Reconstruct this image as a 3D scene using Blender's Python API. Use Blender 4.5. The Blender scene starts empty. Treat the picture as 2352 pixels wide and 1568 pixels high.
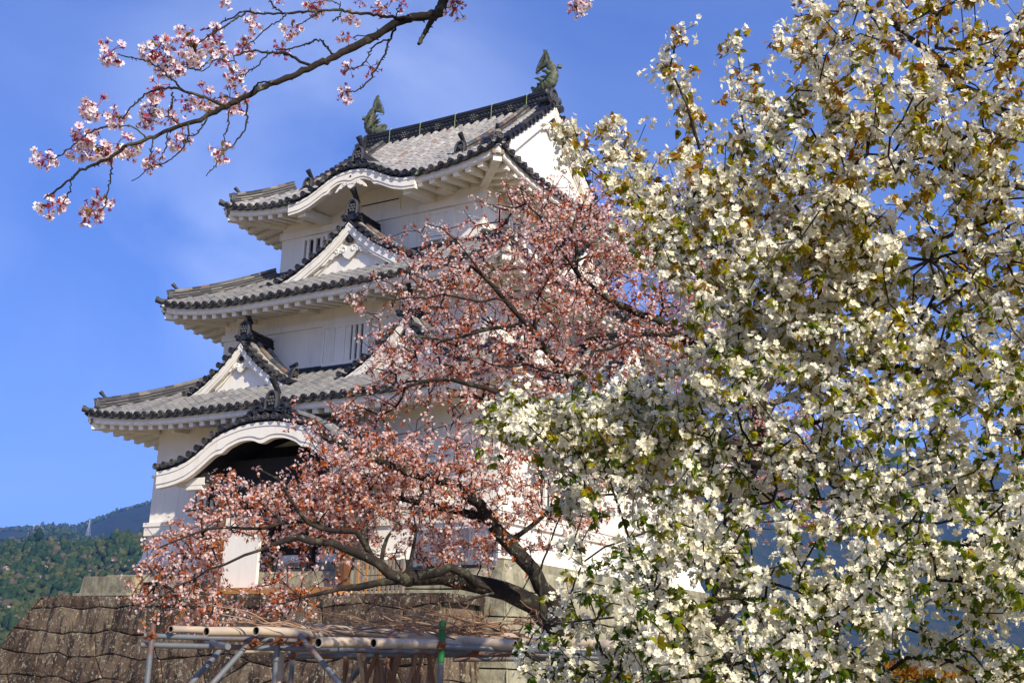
import bpy, math, random
import numpy as np
from mathutils import Vector, Matrix

R = math.radians
scene = bpy.context.scene
COL = scene.collection
rng = np.random.default_rng(7)
random.seed(7)

# ---------------------------------------------------------------- camera
CAM = np.array([22.51, -31.63, 0.085])
YAW, PIT, ROL, FPX = R(32.187), R(15.201), R(1.779), 2778.5      # FPX for a 2352 px wide frame
FW = np.array([-math.sin(YAW)*math.cos(PIT), math.cos(YAW)*math.cos(PIT), math.sin(PIT)])
_r = np.array([math.cos(YAW), math.sin(YAW), 0.0]); _u = np.cross(_r, FW)
CR = _r*math.cos(ROL) + _u*math.sin(ROL); CU = -_r*math.sin(ROL) + _u*math.cos(ROL)
cam_d = bpy.data.cameras.new('camera'); cam = bpy.data.objects.new('camera', cam_d); COL.objects.link(cam)
cam_d.sensor_width = 36.0; cam_d.lens = 36.0*FPX/2352; cam_d.clip_start = 0.05; cam_d.clip_end = 20000
m = Matrix.Identity(4)
for i in range(3):
    m[i][0], m[i][1], m[i][2], m[i][3] = CR[i], CU[i], -FW[i], CAM[i]
cam.matrix_world = m
scene.camera = cam

def at(x, y, depth):
    """the point of the place seen at photo position x, y (2352 px wide) this many metres away"""
    return CAM + (FW + CR*((x-1176)/FPX) - CU*((y-784)/FPX))*depth

# ---------------------------------------------------------------- sky, sun, exposure
SUN = np.array([1.0, -0.50, 0.78]); SUN /= np.linalg.norm(SUN)
w = bpy.data.worlds.new('World'); scene.world = w; w.use_nodes = True
nt = w.node_tree; nt.nodes.clear()
out = nt.nodes.new('ShaderNodeOutputWorld'); bg = nt.nodes.new('ShaderNodeBackground')
sky = nt.nodes.new('ShaderNodeTexSky'); sky.sky_type = 'NISHITA'; sky.sun_disc = False
sky.sun_elevation = math.asin(SUN[2]); sky.sun_rotation = math.atan2(SUN[0], SUN[1])
sky.altitude = 100; sky.air_density = 1.0; sky.dust_density = 0.4; sky.ozone_density = 2.5
hs = nt.nodes.new('ShaderNodeHueSaturation'); hs.inputs['Saturation'].default_value = 1.22; hs.inputs['Value'].default_value = 1.1; hs.inputs['Hue'].default_value = .521
nt.links.new(sky.outputs[0], hs.inputs['Color'])
tc = nt.nodes.new('ShaderNodeTexCoord')
lift = nt.nodes.new('ShaderNodeVectorMath'); lift.operation = 'MULTIPLY_ADD'; lift.inputs[1].default_value = (1, 1, .8); lift.inputs[2].default_value = (0, 0, .26)
nrm_ = nt.nodes.new('ShaderNodeVectorMath'); nrm_.operation = 'NORMALIZE'
nt.links.new(tc.outputs['Generated'], lift.inputs[0]); nt.links.new(lift.outputs[0], nrm_.inputs[0]); nt.links.new(nrm_.outputs[0], sky.inputs['Vector'])
mp = nt.nodes.new('ShaderNodeMapping'); mp.inputs['Scale'].default_value = (2.2, 2.2, 5.0)
mp.inputs['Location'].default_value = (0.9, 0.35, 0.2)
nz = nt.nodes.new('ShaderNodeTexNoise'); nz.inputs['Scale'].default_value = 1.1; nz.inputs['Detail'].default_value = 6; nz.inputs['Roughness'].default_value = 0.5
nz.inputs['Distortion'].default_value = 0.6
rp = nt.nodes.new('ShaderNodeMapRange'); rp.inputs[1].default_value = 0.38; rp.inputs[2].default_value = 0.75; rp.inputs[3].default_value = 0; rp.inputs[4].default_value = 0.28
mx = nt.nodes.new('ShaderNodeMix'); mx.data_type = 'RGBA'; mx.inputs[7].default_value = (6.0, 6.6, 8.0, 1)
nt.links.new(tc.outputs['Generated'], mp.inputs[0]); nt.links.new(mp.outputs[0], nz.inputs['Vector']); nt.links.new(nz.outputs['Fac'], rp.inputs[0])
dt = nt.nodes.new('ShaderNodeVectorMath'); dt.operation = 'DOT_PRODUCT'; d0_ = FW+CR*((760-1176)/FPX)-CU*((360-784)/FPX); dt.inputs[1].default_value = tuple(d0_/np.linalg.norm(d0_))
nt.links.new(tc.outputs['Generated'], dt.inputs[0])
pr_ = nt.nodes.new('ShaderNodeMapRange'); pr_.interpolation_type = 'SMOOTHSTEP'
for i_, v_ in enumerate((.976, 1.0, .35, 1.5)): pr_.inputs[i_+1].default_value = v_
ml_ = nt.nodes.new('ShaderNodeMath'); ml_.operation = 'MULTIPLY'
nt.links.new(dt.outputs['Value'], pr_.inputs[0]); nt.links.new(pr_.outputs[0], ml_.inputs[0]); nt.links.new(rp.outputs[0], ml_.inputs[1])
nt.links.new(ml_.outputs[0], mx.inputs[0]); nt.links.new(hs.outputs[0], mx.inputs[6]); nt.links.new(mx.outputs[2], bg.inputs[0])
bg.inputs[1].default_value = 0.15
nt.links.new(bg.outputs[0], out.inputs[0])
sun_d = bpy.data.lights.new('sun', 'SUN'); sun_d.energy = 4.6; sun_d.angle = R(0.53); sun_d.color = (1.0, 0.93, 0.80)
sun = bpy.data.objects.new('sun', sun_d); COL.objects.link(sun)
sun.rotation_euler = Vector(SUN).to_track_quat('Z', 'Y').to_euler()
scene.view_settings.view_transform = 'Standard'; scene.view_settings.look = 'None'
scene.view_settings.exposure = 0.6; scene.view_settings.gamma = 1.0
scene.cycles.use_denoising = True
scene.cycles.max_bounces = 6; scene.cycles.transparent_max_bounces = 4

# ---------------------------------------------------------------- mesh building
class MB:
    def __init__(s):
        s.v, s.f, s.r, s.m = [], [], [], []
        s.n = 0
    def add(s, vs, fs, rnd=None, mat=0):
        b = s.n
        s.v.append(np.asarray(vs, float).reshape(-1, 3)); s.n += len(s.v[-1])
        if rnd is None: rnd = random.random()
        for f in fs:
            s.f.append([i+b for i in f]); s.r.append(rnd); s.m.append(mat)
    def box(s, c, size, ang=0.0, rnd=None, mat=0, ax=None):
        """box with centre c; ax = optional 3 axis vectors"""
        hx, hy, hz = [k/2 for k in size]
        if ax is None:
            ca, sa = math.cos(ang), math.sin(ang)
            ax = (np.array([ca, sa, 0]), np.array([-sa, ca, 0]), np.array([0, 0, 1.0]))
        c = np.asarray(c, float)
        vs = [c + ax[0]*hx*i + ax[1]*hy*j + ax[2]*hz*k for k in (-1, 1) for j in (-1, 1) for i in (-1, 1)]
        s.add(vs, [(0, 2, 3, 1), (4, 5, 7, 6), (0, 1, 5, 4), (2, 6, 7, 3), (0, 4, 6, 2), (1, 3, 7, 5)], rnd, mat)
    def bar(s, a, b, wd, ht, rnd=None, mat=0, up=(0, 0, 1)):
        a, b = np.asarray(a, float), np.asarray(b, float)
        t = b-a; L = np.linalg.norm(t); t = t/L
        sd = np.cross(t, up); sd /= np.linalg.norm(sd)+1e-9; n = np.cross(sd, t)
        s.box((a+b)/2, (L, wd, ht), rnd=rnd, mat=mat, ax=(t, sd, n))
    def tube(s, pts, rad, n=8, cap=True, rnd=None, mat=0):
        pts = np.asarray(pts, float); k = len(pts)
        rad = np.broadcast_to(np.asarray(rad, float), (k,))
        T = np.gradient(pts, axis=0); T /= np.linalg.norm(T, axis=1)[:, None]+1e-12
        ref = np.array([0, 0, 1.0]) if abs(T[0][2]) < .9 else np.array([1.0, 0, 0])
        vs = []; a = np.arange(n)*2*np.pi/n
        sd = np.cross(T[0], ref); sd /= np.linalg.norm(sd)
        for i in range(k):
            sd = sd - T[i]*(sd@T[i]); sd /= np.linalg.norm(sd)+1e-12
            up = np.cross(sd, T[i])
            vs.append(pts[i] + rad[i]*(np.cos(a)[:, None]*sd + np.sin(a)[:, None]*up))
        fs = [(i*n+j, i*n+(j+1) % n, (i+1)*n+(j+1) % n, (i+1)*n+j) for i in range(k-1) for j in range(n)]
        if cap: fs += [tuple(range(n))[::-1], tuple((k-1)*n+j for j in range(n))]
        s.add(np.concatenate(vs), fs, rnd, mat)
    def ball(s, c, r, n=8, k=5, rnd=None, mat=0, sc=(1, 1, 1)):
        vs = [(0, 0, -1)]
        for i in range(1, k):
            t = -math.pi/2 + math.pi*i/k
            vs += [(math.cos(t)*math.cos(2*math.pi*j/n), math.cos(t)*math.sin(2*math.pi*j/n), math.sin(t)) for j in range(n)]
        vs.append((0, 0, 1)); L = len(vs)-1
        fs = [(0, 1+(j+1) % n, 1+j) for j in range(n)]
        fs += [(1+i*n+j, 1+i*n+(j+1) % n, 1+(i+1)*n+(j+1) % n, 1+(i+1)*n+j) for i in range(k-2) for j in range(n)]
        fs += [(L, L-n+j, L-n+(j+1) % n) for j in range(n)]
        s.add(np.asarray(c)+np.array(vs)*r*np.array(sc), fs, rnd, mat)
    def prism(s, poly, o, ex, ey, ez, d0, d1, rnd=None, mat=0):
        """polygon (2D) in the plane o + x ex + y ey, pushed from d0 to d1 along ez"""
        o, ex, ey, ez = [np.asarray(k, float) for k in (o, ex, ey, ez)]
        n = len(poly)
        vs = [o+ex*x+ey*y+ez*d for d in (d0, d1) for x, y in poly]
        fs = [tuple(range(n))[::-1], tuple(range(n, 2*n))] + [(i, (i+1) % n, n+(i+1) % n, n+i) for i in range(n)]
        s.add(vs, fs, rnd, mat)
    def strip(s, top, bot, y0, y1, rnd=None, mat=0):
        """solid between two polylines (x,z) from y0 (front) to y1 (back), quads along the way"""
        n = len(top)
        vs = [(x, y, z) for y in (y0, y1) for line in (top, bot) for x, z in line]
        T0, B0, T1, B1 = 0, n, 2*n, 3*n; fs = []
        for i in range(n-1):
            fs += [(T0+i, B0+i, B0+i+1, T0+i+1), (T1+i, T1+i+1, B1+i+1, B1+i), (T0+i, T0+i+1, T1+i+1, T1+i), (B0+i, B1+i, B1+i+1, B0+i+1)]
        fs += [(T0, T1, B1, B0), (T0+n-1, B0+n-1, B1+n-1, T1+n-1)]
        s.add(vs, fs, rnd, mat)
    def sweep(s, path, prof, side, rnd=None, mat=0, up=(0, 0, 1)):
        """profile (a along side, b along up) carried along path; side: one vector or one per point"""
        path = np.asarray(path, float); k = len(path); n = len(prof)
        side = np.broadcast_to(np.asarray(side, float), (k, 3)); up = np.broadcast_to(np.asarray(up, float), (k, 3))
        pr = np.asarray(prof, float)
        vs = (path[:, None, :] + pr[None, :, 0:1]*side[:, None, :] + pr[None, :, 1:2]*up[:, None, :]).reshape(-1, 3)
        fs = [(i*n+j, i*n+(j+1) % n, (i+1)*n+(j+1) % n, (i+1)*n+j) for i in range(k-1) for j in range(n)]
        fs += [tuple(range(n))[::-1], tuple((k-1)*n+j for j in range(n))]
        s.add(vs, fs, rnd, mat)
    def xf(s, M, start=0):
        """rotate/move everything added since chunk index start by 4x4 M"""
        A = np.array(M)
        for i in range(start, len(s.v)):
            s.v[i] = s.v[i]@A[:3, :3].T + A[:3, 3]
    def mark(s): return len(s.v)
    def build(s, name, mats, parent=None, smooth=False, loc=None):
        me = bpy.data.meshes.new(name)
        v = np.concatenate(s.v) if s.v else np.zeros((0, 3))
        if loc is not None: v = v-np.asarray(loc)
        me.from_pydata(v.tolist(), [], s.f)
        if not isinstance(mats, (list, tuple)): mats = [mats]
        for k in mats: me.materials.append(k)
        a = me.attributes.new('rnd', 'FLOAT', 'FACE'); a.data.foreach_set('value', np.array(s.r, 'f'))
        if len(mats) > 1: me.polygons.foreach_set('material_index', np.array(s.m, 'i'))
        if smooth:
            me.polygons.foreach_set('use_smooth', np.ones(len(s.f), bool))
            try: me.set_sharp_from_angle(angle=R(42))
            except Exception: pass
        me.update()
        o = bpy.data.objects.new(name, me); COL.objects.link(o)
        if loc is not None: o.location = loc
        if parent is not None: set_parent(o, parent)
        return o

def build_np(name, v, f, rnd, mats, parent=None, midx=None, smooth=False):
    """mesh straight from arrays: v (n,3), f (m,k) all faces with k corners"""
    me = bpy.data.meshes.new(name); m_, k_ = f.shape
    me.vertices.add(len(v)); me.vertices.foreach_set('co', np.ascontiguousarray(v, 'f').ravel())
    me.loops.add(m_*k_); me.loops.foreach_set('vertex_index', np.ascontiguousarray(f, 'i').ravel())
    me.polygons.add(m_); me.polygons.foreach_set('loop_start', np.arange(0, m_*k_, k_, dtype='i')); me.polygons.foreach_set('loop_total', np.full(m_, k_, 'i'))
    for q in (mats if isinstance(mats, (list, tuple)) else [mats]): me.materials.append(q)
    if midx is not None: me.polygons.foreach_set('material_index', np.ascontiguousarray(midx, 'i'))
    me.update(calc_edges=True)
    a = me.attributes.new('rnd', 'FLOAT', 'FACE'); a.data.foreach_set('value', np.ascontiguousarray(rnd, 'f'))
    if smooth: me.polygons.foreach_set('use_smooth', np.ones(m_, bool))
    me.validate()
    o = bpy.data.objects.new(name, me); COL.objects.link(o)
    if parent is not None: set_parent(o, parent)
    return o

WL = {}
def wloc(o):
    L = np.array(o.location); p = o.parent
    return L if p is None else WL.get(o.name, L)
def set_parent(o, p):
    WL[o.name] = np.array(o.location)
    o.parent = p
    o.matrix_parent_inverse = Matrix.Translation(Vector(-wloc(p)))
def empty(name, loc, label=None, cat=None, group=None):
    o = bpy.data.objects.new(name, None); COL.objects.link(o); o.location = loc; o.empty_display_size = .3
    if label: tag(o, label, cat, group)
    return o
def tag(o, label=None, cat=None, group=None, kind=None):
    if label: o['label'] = label
    if cat: o['category'] = cat
    if group: o['group'] = group
    if kind: o['kind'] = kind
    return o

# ---------------------------------------------------------------- materials
class NM:
    """small helper round one material's node tree"""
    def __init__(s, name, rough=.8, spec=.3):
        s.mat = bpy.data.materials.new(name); s.mat.use_nodes = True
        s.t = s.mat.node_tree; s.b = s.t.nodes['Principled BSDF']; s.o = s.t.nodes['Material Output']
        s.b.inputs['Roughness'].default_value = rough; s.b.inputs['Specular IOR Level'].default_value = spec
        s.tc = s.t.nodes.new('ShaderNodeTexCoord')
    def link(s, a, b): s.t.links.new(a, b)
    def noise(s, scale, detail=4, rough=.55, sc=(1, 1, 1), dist=0):
        mp = s.t.nodes.new('ShaderNodeMapping'); mp.inputs['Scale'].default_value = sc
        n = s.t.nodes.new('ShaderNodeTexNoise'); n.inputs['Scale'].default_value = scale; n.inputs['Detail'].default_value = detail
        n.inputs['Roughness'].default_value = rough; n.inputs['Distortion'].default_value = dist
        s.link(s.tc.outputs['Object'], mp.inputs[0]); s.link(mp.outputs[0], n.inputs['Vector'])
        return n.outputs['Fac']
    def rnd(s):
        a = s.t.nodes.new('ShaderNodeAttribute'); a.attribute_name = 'rnd'; return a.outputs['Fac']
    def ramp(s, fac, stops, const=False):
        r = s.t.nodes.new('ShaderNodeValToRGB'); e = r.color_ramp.elements
        if const: r.color_ramp.interpolation = 'CONSTANT'
        while len(e) < len(stops): e.new(.5)
        for k, (p, c) in zip(e, stops):
            k.position = p; k.color = (*c, 1) if len(c) == 3 else c
        s.link(fac, r.inputs[0]); return r.outputs[0]
    def rng(s, fac, a, b, c=0, d=1):
        r = s.t.nodes.new('ShaderNodeMapRange')
        for i, k in enumerate((a, b, c, d)): r.inputs[i+1].default_value = k
        s.link(fac, r.inputs[0]); return r.outputs[0]
    def mix(s, fac, a, b, mode='MIX'):
        n = s.t.nodes.new('ShaderNodeMix'); n.data_type = 'RGBA'; n.blend_type = mode
        for i, k in ((0, fac), (6, a), (7, b)):
            if isinstance(k, (int, float)): n.inputs[i].default_value = k
            elif isinstance(k, tuple): n.inputs[i].default_value = (*k, 1)
            else: s.link(k, n.inputs[i])
        return n.outputs[2]
    def col(s, c): s.link(c, s.b.inputs['Base Color']); return s
    def bump(s, h, strength=.3, dist=.02):
        n = s.t.nodes.new('ShaderNodeBump'); n.inputs['Strength'].default_value = strength; n.inputs['Distance'].default_value = dist
        s.link(h, n.inputs['Height']); s.link(n.outputs[0], s.b.inputs['Normal']); return s
    def translucent(s, colour, amount):
        tr = s.t.nodes.new('ShaderNodeBsdfTranslucent'); mx = s.t.nodes.new('ShaderNodeMixShader'); mx.inputs[0].default_value = amount
        if isinstance(colour, tuple): tr.inputs[0].default_value = (*colour, 1)
        else: s.link(colour, tr.inputs[0])
        s.link(s.b.outputs[0], mx.inputs[1]); s.link(tr.outputs[0], mx.inputs[2]); s.link(mx.outputs[0], s.o.inputs[0]); return s

M = {}
def mats():
    k = NM('white_plaster', .75, .2)
    c = k.mix(k.rng(k.noise(.9, 5, .6), .45, .8), (.835, .77, .635), (.75, .69, .56))
    c = k.mix(k.rng(k.noise(1.6, 4, .6, (3, 3, .25)), .52, .8, 0, .45), c, (.50, .45, .36))
    c = k.mix(k.rng(k.noise(3.2, 5, .7, (2.5, 2.5, .16)), .60, .74, 0, .35), c, (.36, .33, .28))
    k.col(c).bump(k.noise(14, 3), .12, .01); M['plaster'] = k.mat
    k = NM('stained_plaster', .8, .2)
    c = k.mix(k.rng(k.noise(2.5, 5, .7), .35, .7), (.55, .52, .46), (.22, .21, .2)); k.col(c); M['plaster_old'] = k.mat
    # roof tiles: fired clay, each cover tile its own tone; darkest stops paint shade between rows
    for nm, st in (('tile_weathered', [(0, (.012, .012, .014)), (.12, (.03, .03, .034)), (.16, (.16, .158, .16)), (.35, (.27, .255, .235)), (.55, (.34, .315, .275)), (.7, (.24, .215, .19)), (.85, (.42, .395, .345)), (.95, (.22, .215, .225)), (1.0, (.26, .16, .10))]),
                   ('tile_grey', [(0, (.012, .012, .013)), (.12, (.03, .03, .032)), (.16, (.12, .12, .122)), (.4, (.18, .172, .162)), (.65, (.23, .218, .195)), (.82, (.155, .148, .148)), (1, (.27, .25, .215))])):
        k = NM(nm, .62, .35)
        c = k.ramp(k.rnd(), st)
        c = k.mix(k.rng(k.noise(5, 5, .7), .45, .75, 0, .75), c, (.085, .08, .08))
        c = k.mix(k.rng(k.noise(11, 4, .6), .62, .8, 0, .55), c, (.46, .42, .31))
        k.col(c).bump(k.noise(30, 3), .25, .01); M[nm] = k.mat
    k = NM('tile_dark', .55, .4)
    c = k.ramp(k.rnd(), [(0, (.010, .010, .013)), (.6, (.024, .024, .028)), (.85, (.05, .048, .046)), (1, (.085, .075, .06))])
    c = k.mix(k.rng(k.noise(9, 4, .65), .6, .8, 0, .55), c, (.22, .19, .14)); k.col(c).bump(k.noise(40, 2), .3, .01); M['tile_dark'] = k.mat
    k = NM('ridge_tile', .6, .35)
    c = k.ramp(k.rnd(), [(0, (.018, .018, .020)), (.4, (.05, .047, .045)), (.7, (.12, .108, .095)), (.93, (.26, .22, .16)), (1, (.18, .10, .06))])
    c = k.mix(k.rng(k.noise(8, 4, .65), .5, .8, 0, .6), c, (.035, .035, .04)); k.col(c).bump(k.noise(30, 2), .3, .01); M['ridge'] = k.mat
    k = NM('bronze_verdigris', .6, .5)
    c = k.ramp(k.noise(5, 5, .65), [(.3, (.035, .035, .022)), (.45, (.060, .062, .028)), (.58, (.10, .125, .065)), (.7, (.075, .058, .026))]); k.col(c).bump(k.noise(22, 3), .5, .02); M['bronze'] = k.mat
    k = NM('copper_green', .7, .3); c = k.mix(k.noise(7, 4), (.20, .30, .10), (.36, .44, .18)); k.col(c); M['copper'] = k.mat
    k = NM('dark_timber_and_shade', .7, .3); c = k.mix(k.noise(4, 4, .6, (1, 1, .15)), (.012, .010, .009), (.03, .024, .019)); k.col(c); M['dark'] = k.mat  # timber black; also paints shade in window openings and hollow pole ends
    k = NM('brown_timber', .7, .3); c = k.mix(k.noise(5, 4, .6, (2, 2, .2)), (.17, .075, .03), (.07, .032, .015)); k.col(c); M['wood'] = k.mat
    k = NM('grey_timber', .8, .2); c = k.mix(k.noise(6, 4, .6, (3, 3, .2)), (.30, .24, .17), (.14, .11, .08))
    c = k.mix(k.rng(k.rnd(), .85, .86), c, (.42, .19, .05)); k.col(c); M['grey_wood'] = k.mat
    k = NM('fence_boards', .75, .25); c = k.ramp(k.rnd(), [(0, (.10, .10, .115)), (.5, (.18, .18, .20)), (1, (.26, .25, .26))])
    c = k.mix(k.rng(k.noise(5, 4, .6, (4, 4, .3)), .4, .8, 0, .6), c, (.08, .075, .075)); k.col(c); M['fence'] = k.mat
    # dry stone
    k = NM('mossy_stone', .9, .2)
    c = k.ramp(k.noise(1.3, 7, .7), [(.32, (.040, .024, .016)), (.48, (.085, .050, .031)), (.6, (.14, .092, .055)), (.72, (.21, .16, .10))])
    c = k.mix(k.rng(k.rnd(), .45, 1, 0, .55), c, (.23, .17, .105)); c = k.mix(k.rng(k.rnd(), .4, 0, 0, .6), c, (.032, .02, .014))
    c = k.mix(k.rng(k.noise(1.2, 5, .65, (3.6, 3.6, .40)), .49, .60, 0, .9), c, (.026, .016, .012))
    c = k.mix(k.rng(k.noise(9, 5, .8), .55, .62, 0, .9), c, (.36, .33, .22))
    c = k.mix(k.rng(k.noise(4.2, 6, .8), .60, .66, 0, .7), c, (.27, .25, .12))
    k.col(c).bump(k.noise(16, 6, .7), .9, .06); M['stone'] = k.mat
    k = NM('pale_stone', .9, .2)
    c = k.ramp(k.noise(2.2, 6, .65), [(.3, (.15, .13, .085)), (.5, (.30, .27, .17)), (.7, (.42, .38, .25))])
    c = k.mix(k.rng(k.noise(1.3, 5, .6, (2.5, 2.5, .5)), .5, .7, 0, .7), c, (.09, .08, .055))
    c = k.mix(k.rng(k.noise(15, 4, .7), .62, .7, 0, .7), c, (.07, .065, .04))
    k.col(c).bump(k.noise(18, 6, .7), .6, .04); M['pale_stone'] = k.mat
    k = NM('stone_joint', .95, .1); k.col(k.mix(k.noise(6), (.03, .022, .016), (.06, .046, .034))); M['joint'] = k.mat
mats()

def bez(a, b, n): return [a+(b-a)*i/n for i in range(n+1)]
def lerp_line(pts, n):
    """polyline resampled to n+1 points by arc length"""
    p = np.asarray(pts, float); d = np.r_[0, np.cumsum(np.linalg.norm(np.diff(p, axis=0), axis=1))]
    t = np.linspace(0, d[-1], n+1)
    return np.stack([np.interp(t, d, p[:, i]) for i in range(p.shape[1])], 1)
def smooth_line(pts, n=40):
    """Catmull-Rom through the points"""
    p = np.asarray(pts, float); P = np.vstack([2*p[0]-p[1], p, 2*p[-1]-p[-2]]); o = []
    seg = max(2, n//(len(p)-1))
    for i in range(1, len(P)-2):
        for t in np.arange(seg)/seg:
            o.append(.5*((2*P[i])+(P[i+1]-P[i-1])*t+(2*P[i-1]-5*P[i]+4*P[i+1]-P[i+2])*t*t+(3*P[i]-P[i-1]-3*P[i+1]+P[i+2])*t**3))
    o.append(p[-1]); return np.array(o)
# ================================================================ the castle keep
PITCH = 0.34
def cover_row(mb, path, side, r=.092, n=5, seg=.27, rbase=0.0):
    """round cover tiles up a slope: path from the eave upward; each tile its own tone"""
    path = np.asarray(path, float)
    L = np.linalg.norm(np.diff(path, axis=0), axis=1).sum()
    k = max(1, int(round(L/seg))); p = lerp_line(path, k)
    side = np.asarray(side, float)
    a = np.linspace(0, math.pi, n); row = random.gauss(.45, .20)
    for i in range(k):
        t = p[i+1]-p[i]; l = np.linalg.norm(t)
        if l < 1e-6: continue
        t /= l; up = np.cross(side, t); up = up if up[2] > 0 else -up
        rr = r*random.uniform(.94, 1.06); q = []
        for (c, rad) in ((p[i]-t*.010+up*.006, rr), (p[i+1]+t*.03, rr*.92)):
            q.append(c + rad*(np.cos(a)[:, None]*side + np.sin(a)[:, None]*up*1.05))
        vs = np.concatenate(q)
        mb.add([p[i]+side*rr*.97, p[i+1]+side*rr*.93, p[i+1]+side*rr*.86-up*.065, p[i]+side*rr*.86-up*.065], [(0, 1, 2, 3)], rnd=.01)  # near-black side strips paint the shade under each cover tile
        mb.add([p[i]-side*rr*.97, p[i+1]-side*rr*.93, p[i+1]-side*rr*.86-up*.065, p[i]-side*rr*.86-up*.065], [(3, 2, 1, 0)], rnd=.01)
        mb.add(vs, [(j, j+1, n+j+1, n+j) for j in range(n-1)] + [tuple(range(n))[::-1]], rnd=.17+.83*min(1, max(0, random.gauss(row, .13)+rbase)))
def pan_row(mb, path, side, hw, seg=.27, sag=.03):
    path = np.asarray(path, float); L = np.linalg.norm(np.diff(path, axis=0), axis=1).sum()
    k = max(1, int(round(L/seg))); p = lerp_line(path, k); side = np.asarray(side, float)
    for i in range(k):
        t = p[i+1]-p[i]; t /= np.linalg.norm(t)+1e-9; up = np.cross(side, t); up = up if up[2] > 0 else -up
        lo = p[i]+up*.018; hi = p[i+1]
        vs = [lo-side*hw, lo-up*sag, lo+side*hw, hi-side*hw, hi-up*sag, hi+side*hw, lo-side*hw-up*.025, lo-up*(sag+.025), lo+side*hw-up*.025]
        mb.add(vs, [(0, 1, 4, 3), (1, 2, 5, 4), (6, 7, 1, 0), (7, 8, 2, 1)], rnd=random.random()*.16)  # pans coloured near black to paint the shadow between cover rows
def disc(mb, c, nrm, r, up=(0, 0, 1)):
    """round end tile: raised rim, sunk face, ring of dots"""
    nrm = np.asarray(nrm, float); nrm /= np.linalg.norm(nrm)
    s = np.cross(up, nrm); s /= np.linalg.norm(s); u = np.cross(nrm, s); c = np.asarray(c, float)
    n = 12; a = np.arange(n)*2*math.pi/n
    ring = np.cos(a)[:, None]*s+np.sin(a)[:, None]*u
    vs = np.concatenate([c-nrm*.06+ring*r, c+nrm*.02+ring*r, c+nrm*.02+ring*r*.78, c-nrm*.006+ring*r*.72, c-nrm*.006+ring*r*.36, c+nrm*.012+ring*r*.26])
    fs = [(b*n+j, b*n+(j+1) % n, (b+1)*n+(j+1) % n, (b+1)*n+j) for b in range(5) for j in range(n)]
    rn = random.random()
    mb.add(vs, fs+[tuple(5*n+j for j in range(n))], rnd=rn)
    for j in range(0, n, 2):
        mb.ball(c+ring[j]*r*.54-nrm*.002, r*.13, 5, 3, rnd=min(1, rn+.15))
def onigawara(mb, c, nrm, h=.62, tori=True, lift=.55):
    """ridge-end tile: arched plate with flared curled feet, sunk field with a seven-disc crest, round finial tile above"""
    nrm = np.asarray(nrm, float); nrm /= np.linalg.norm(nrm); c = np.asarray(c, float)
    s = np.cross((0, 0, 1), nrm); s /= np.linalg.norm(s); u = np.cross(nrm, s)
    w = h*.42
    half = [(w*1.25, 0), (w*1.32, h*.10), (w*1.05, h*.17), (w*.80, h*.32), (w*.78, h*.62), (w*.66, h*.84), (w*.36, h*.98), (0, h*1.03)]
    poly = half+[(-x, y) for x, y in half[-2::-1]]
    mb.prism(poly, c, s, u, nrm, -.10, .0, rnd=.35)
    # arch rib
    arch = [(w*.70, h*.20), (w*.68, h*.6), (w*.55, h*.80), (w*.28, h*.92), (0, h*.95), (-w*.28, h*.92), (-w*.55, h*.80), (-w*.68, h*.6), (-w*.70, h*.20)]
    mb.tube([c+s*x+u*y+nrm*.02 for x, y in arch], .045*h/.6, 6, rnd=.8)
    for sx in (-1, 1):     # curled feet
        sp = [c+s*sx*(w*1.02+math.cos(t)*w*.30*(1-t/9))+u*(h*.14+math.sin(t)*w*.30*(1-t/9))+nrm*.03 for t in np.linspace(0, 7.5, 14)]
        mb.tube(sp, np.linspace(.04, .02, 14)*h/.6, 5, rnd=.6)
    cc = c+u*h*.55+nrm*.02
    for j in range(7):
        off = np.zeros(3) if j == 0 else (s*math.cos(j*math.pi/3)+u*math.sin(j*math.pi/3))*h*.155
        mb.ball(cc+off, h*.078, 7, 4, rnd=.85)
    if tori:
        a = c+u*h*.95-nrm*.25; d = nrm*math.cos(lift)+np.array([0, 0, 1.0])*math.sin(lift); e = a+d*h*.72
        mb.tube([a, a+d*h*.4, e], [h*.11, h*.125, h*.15], 10, rnd=.3)
        disc(mb, e, d, h*.155)
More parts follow.
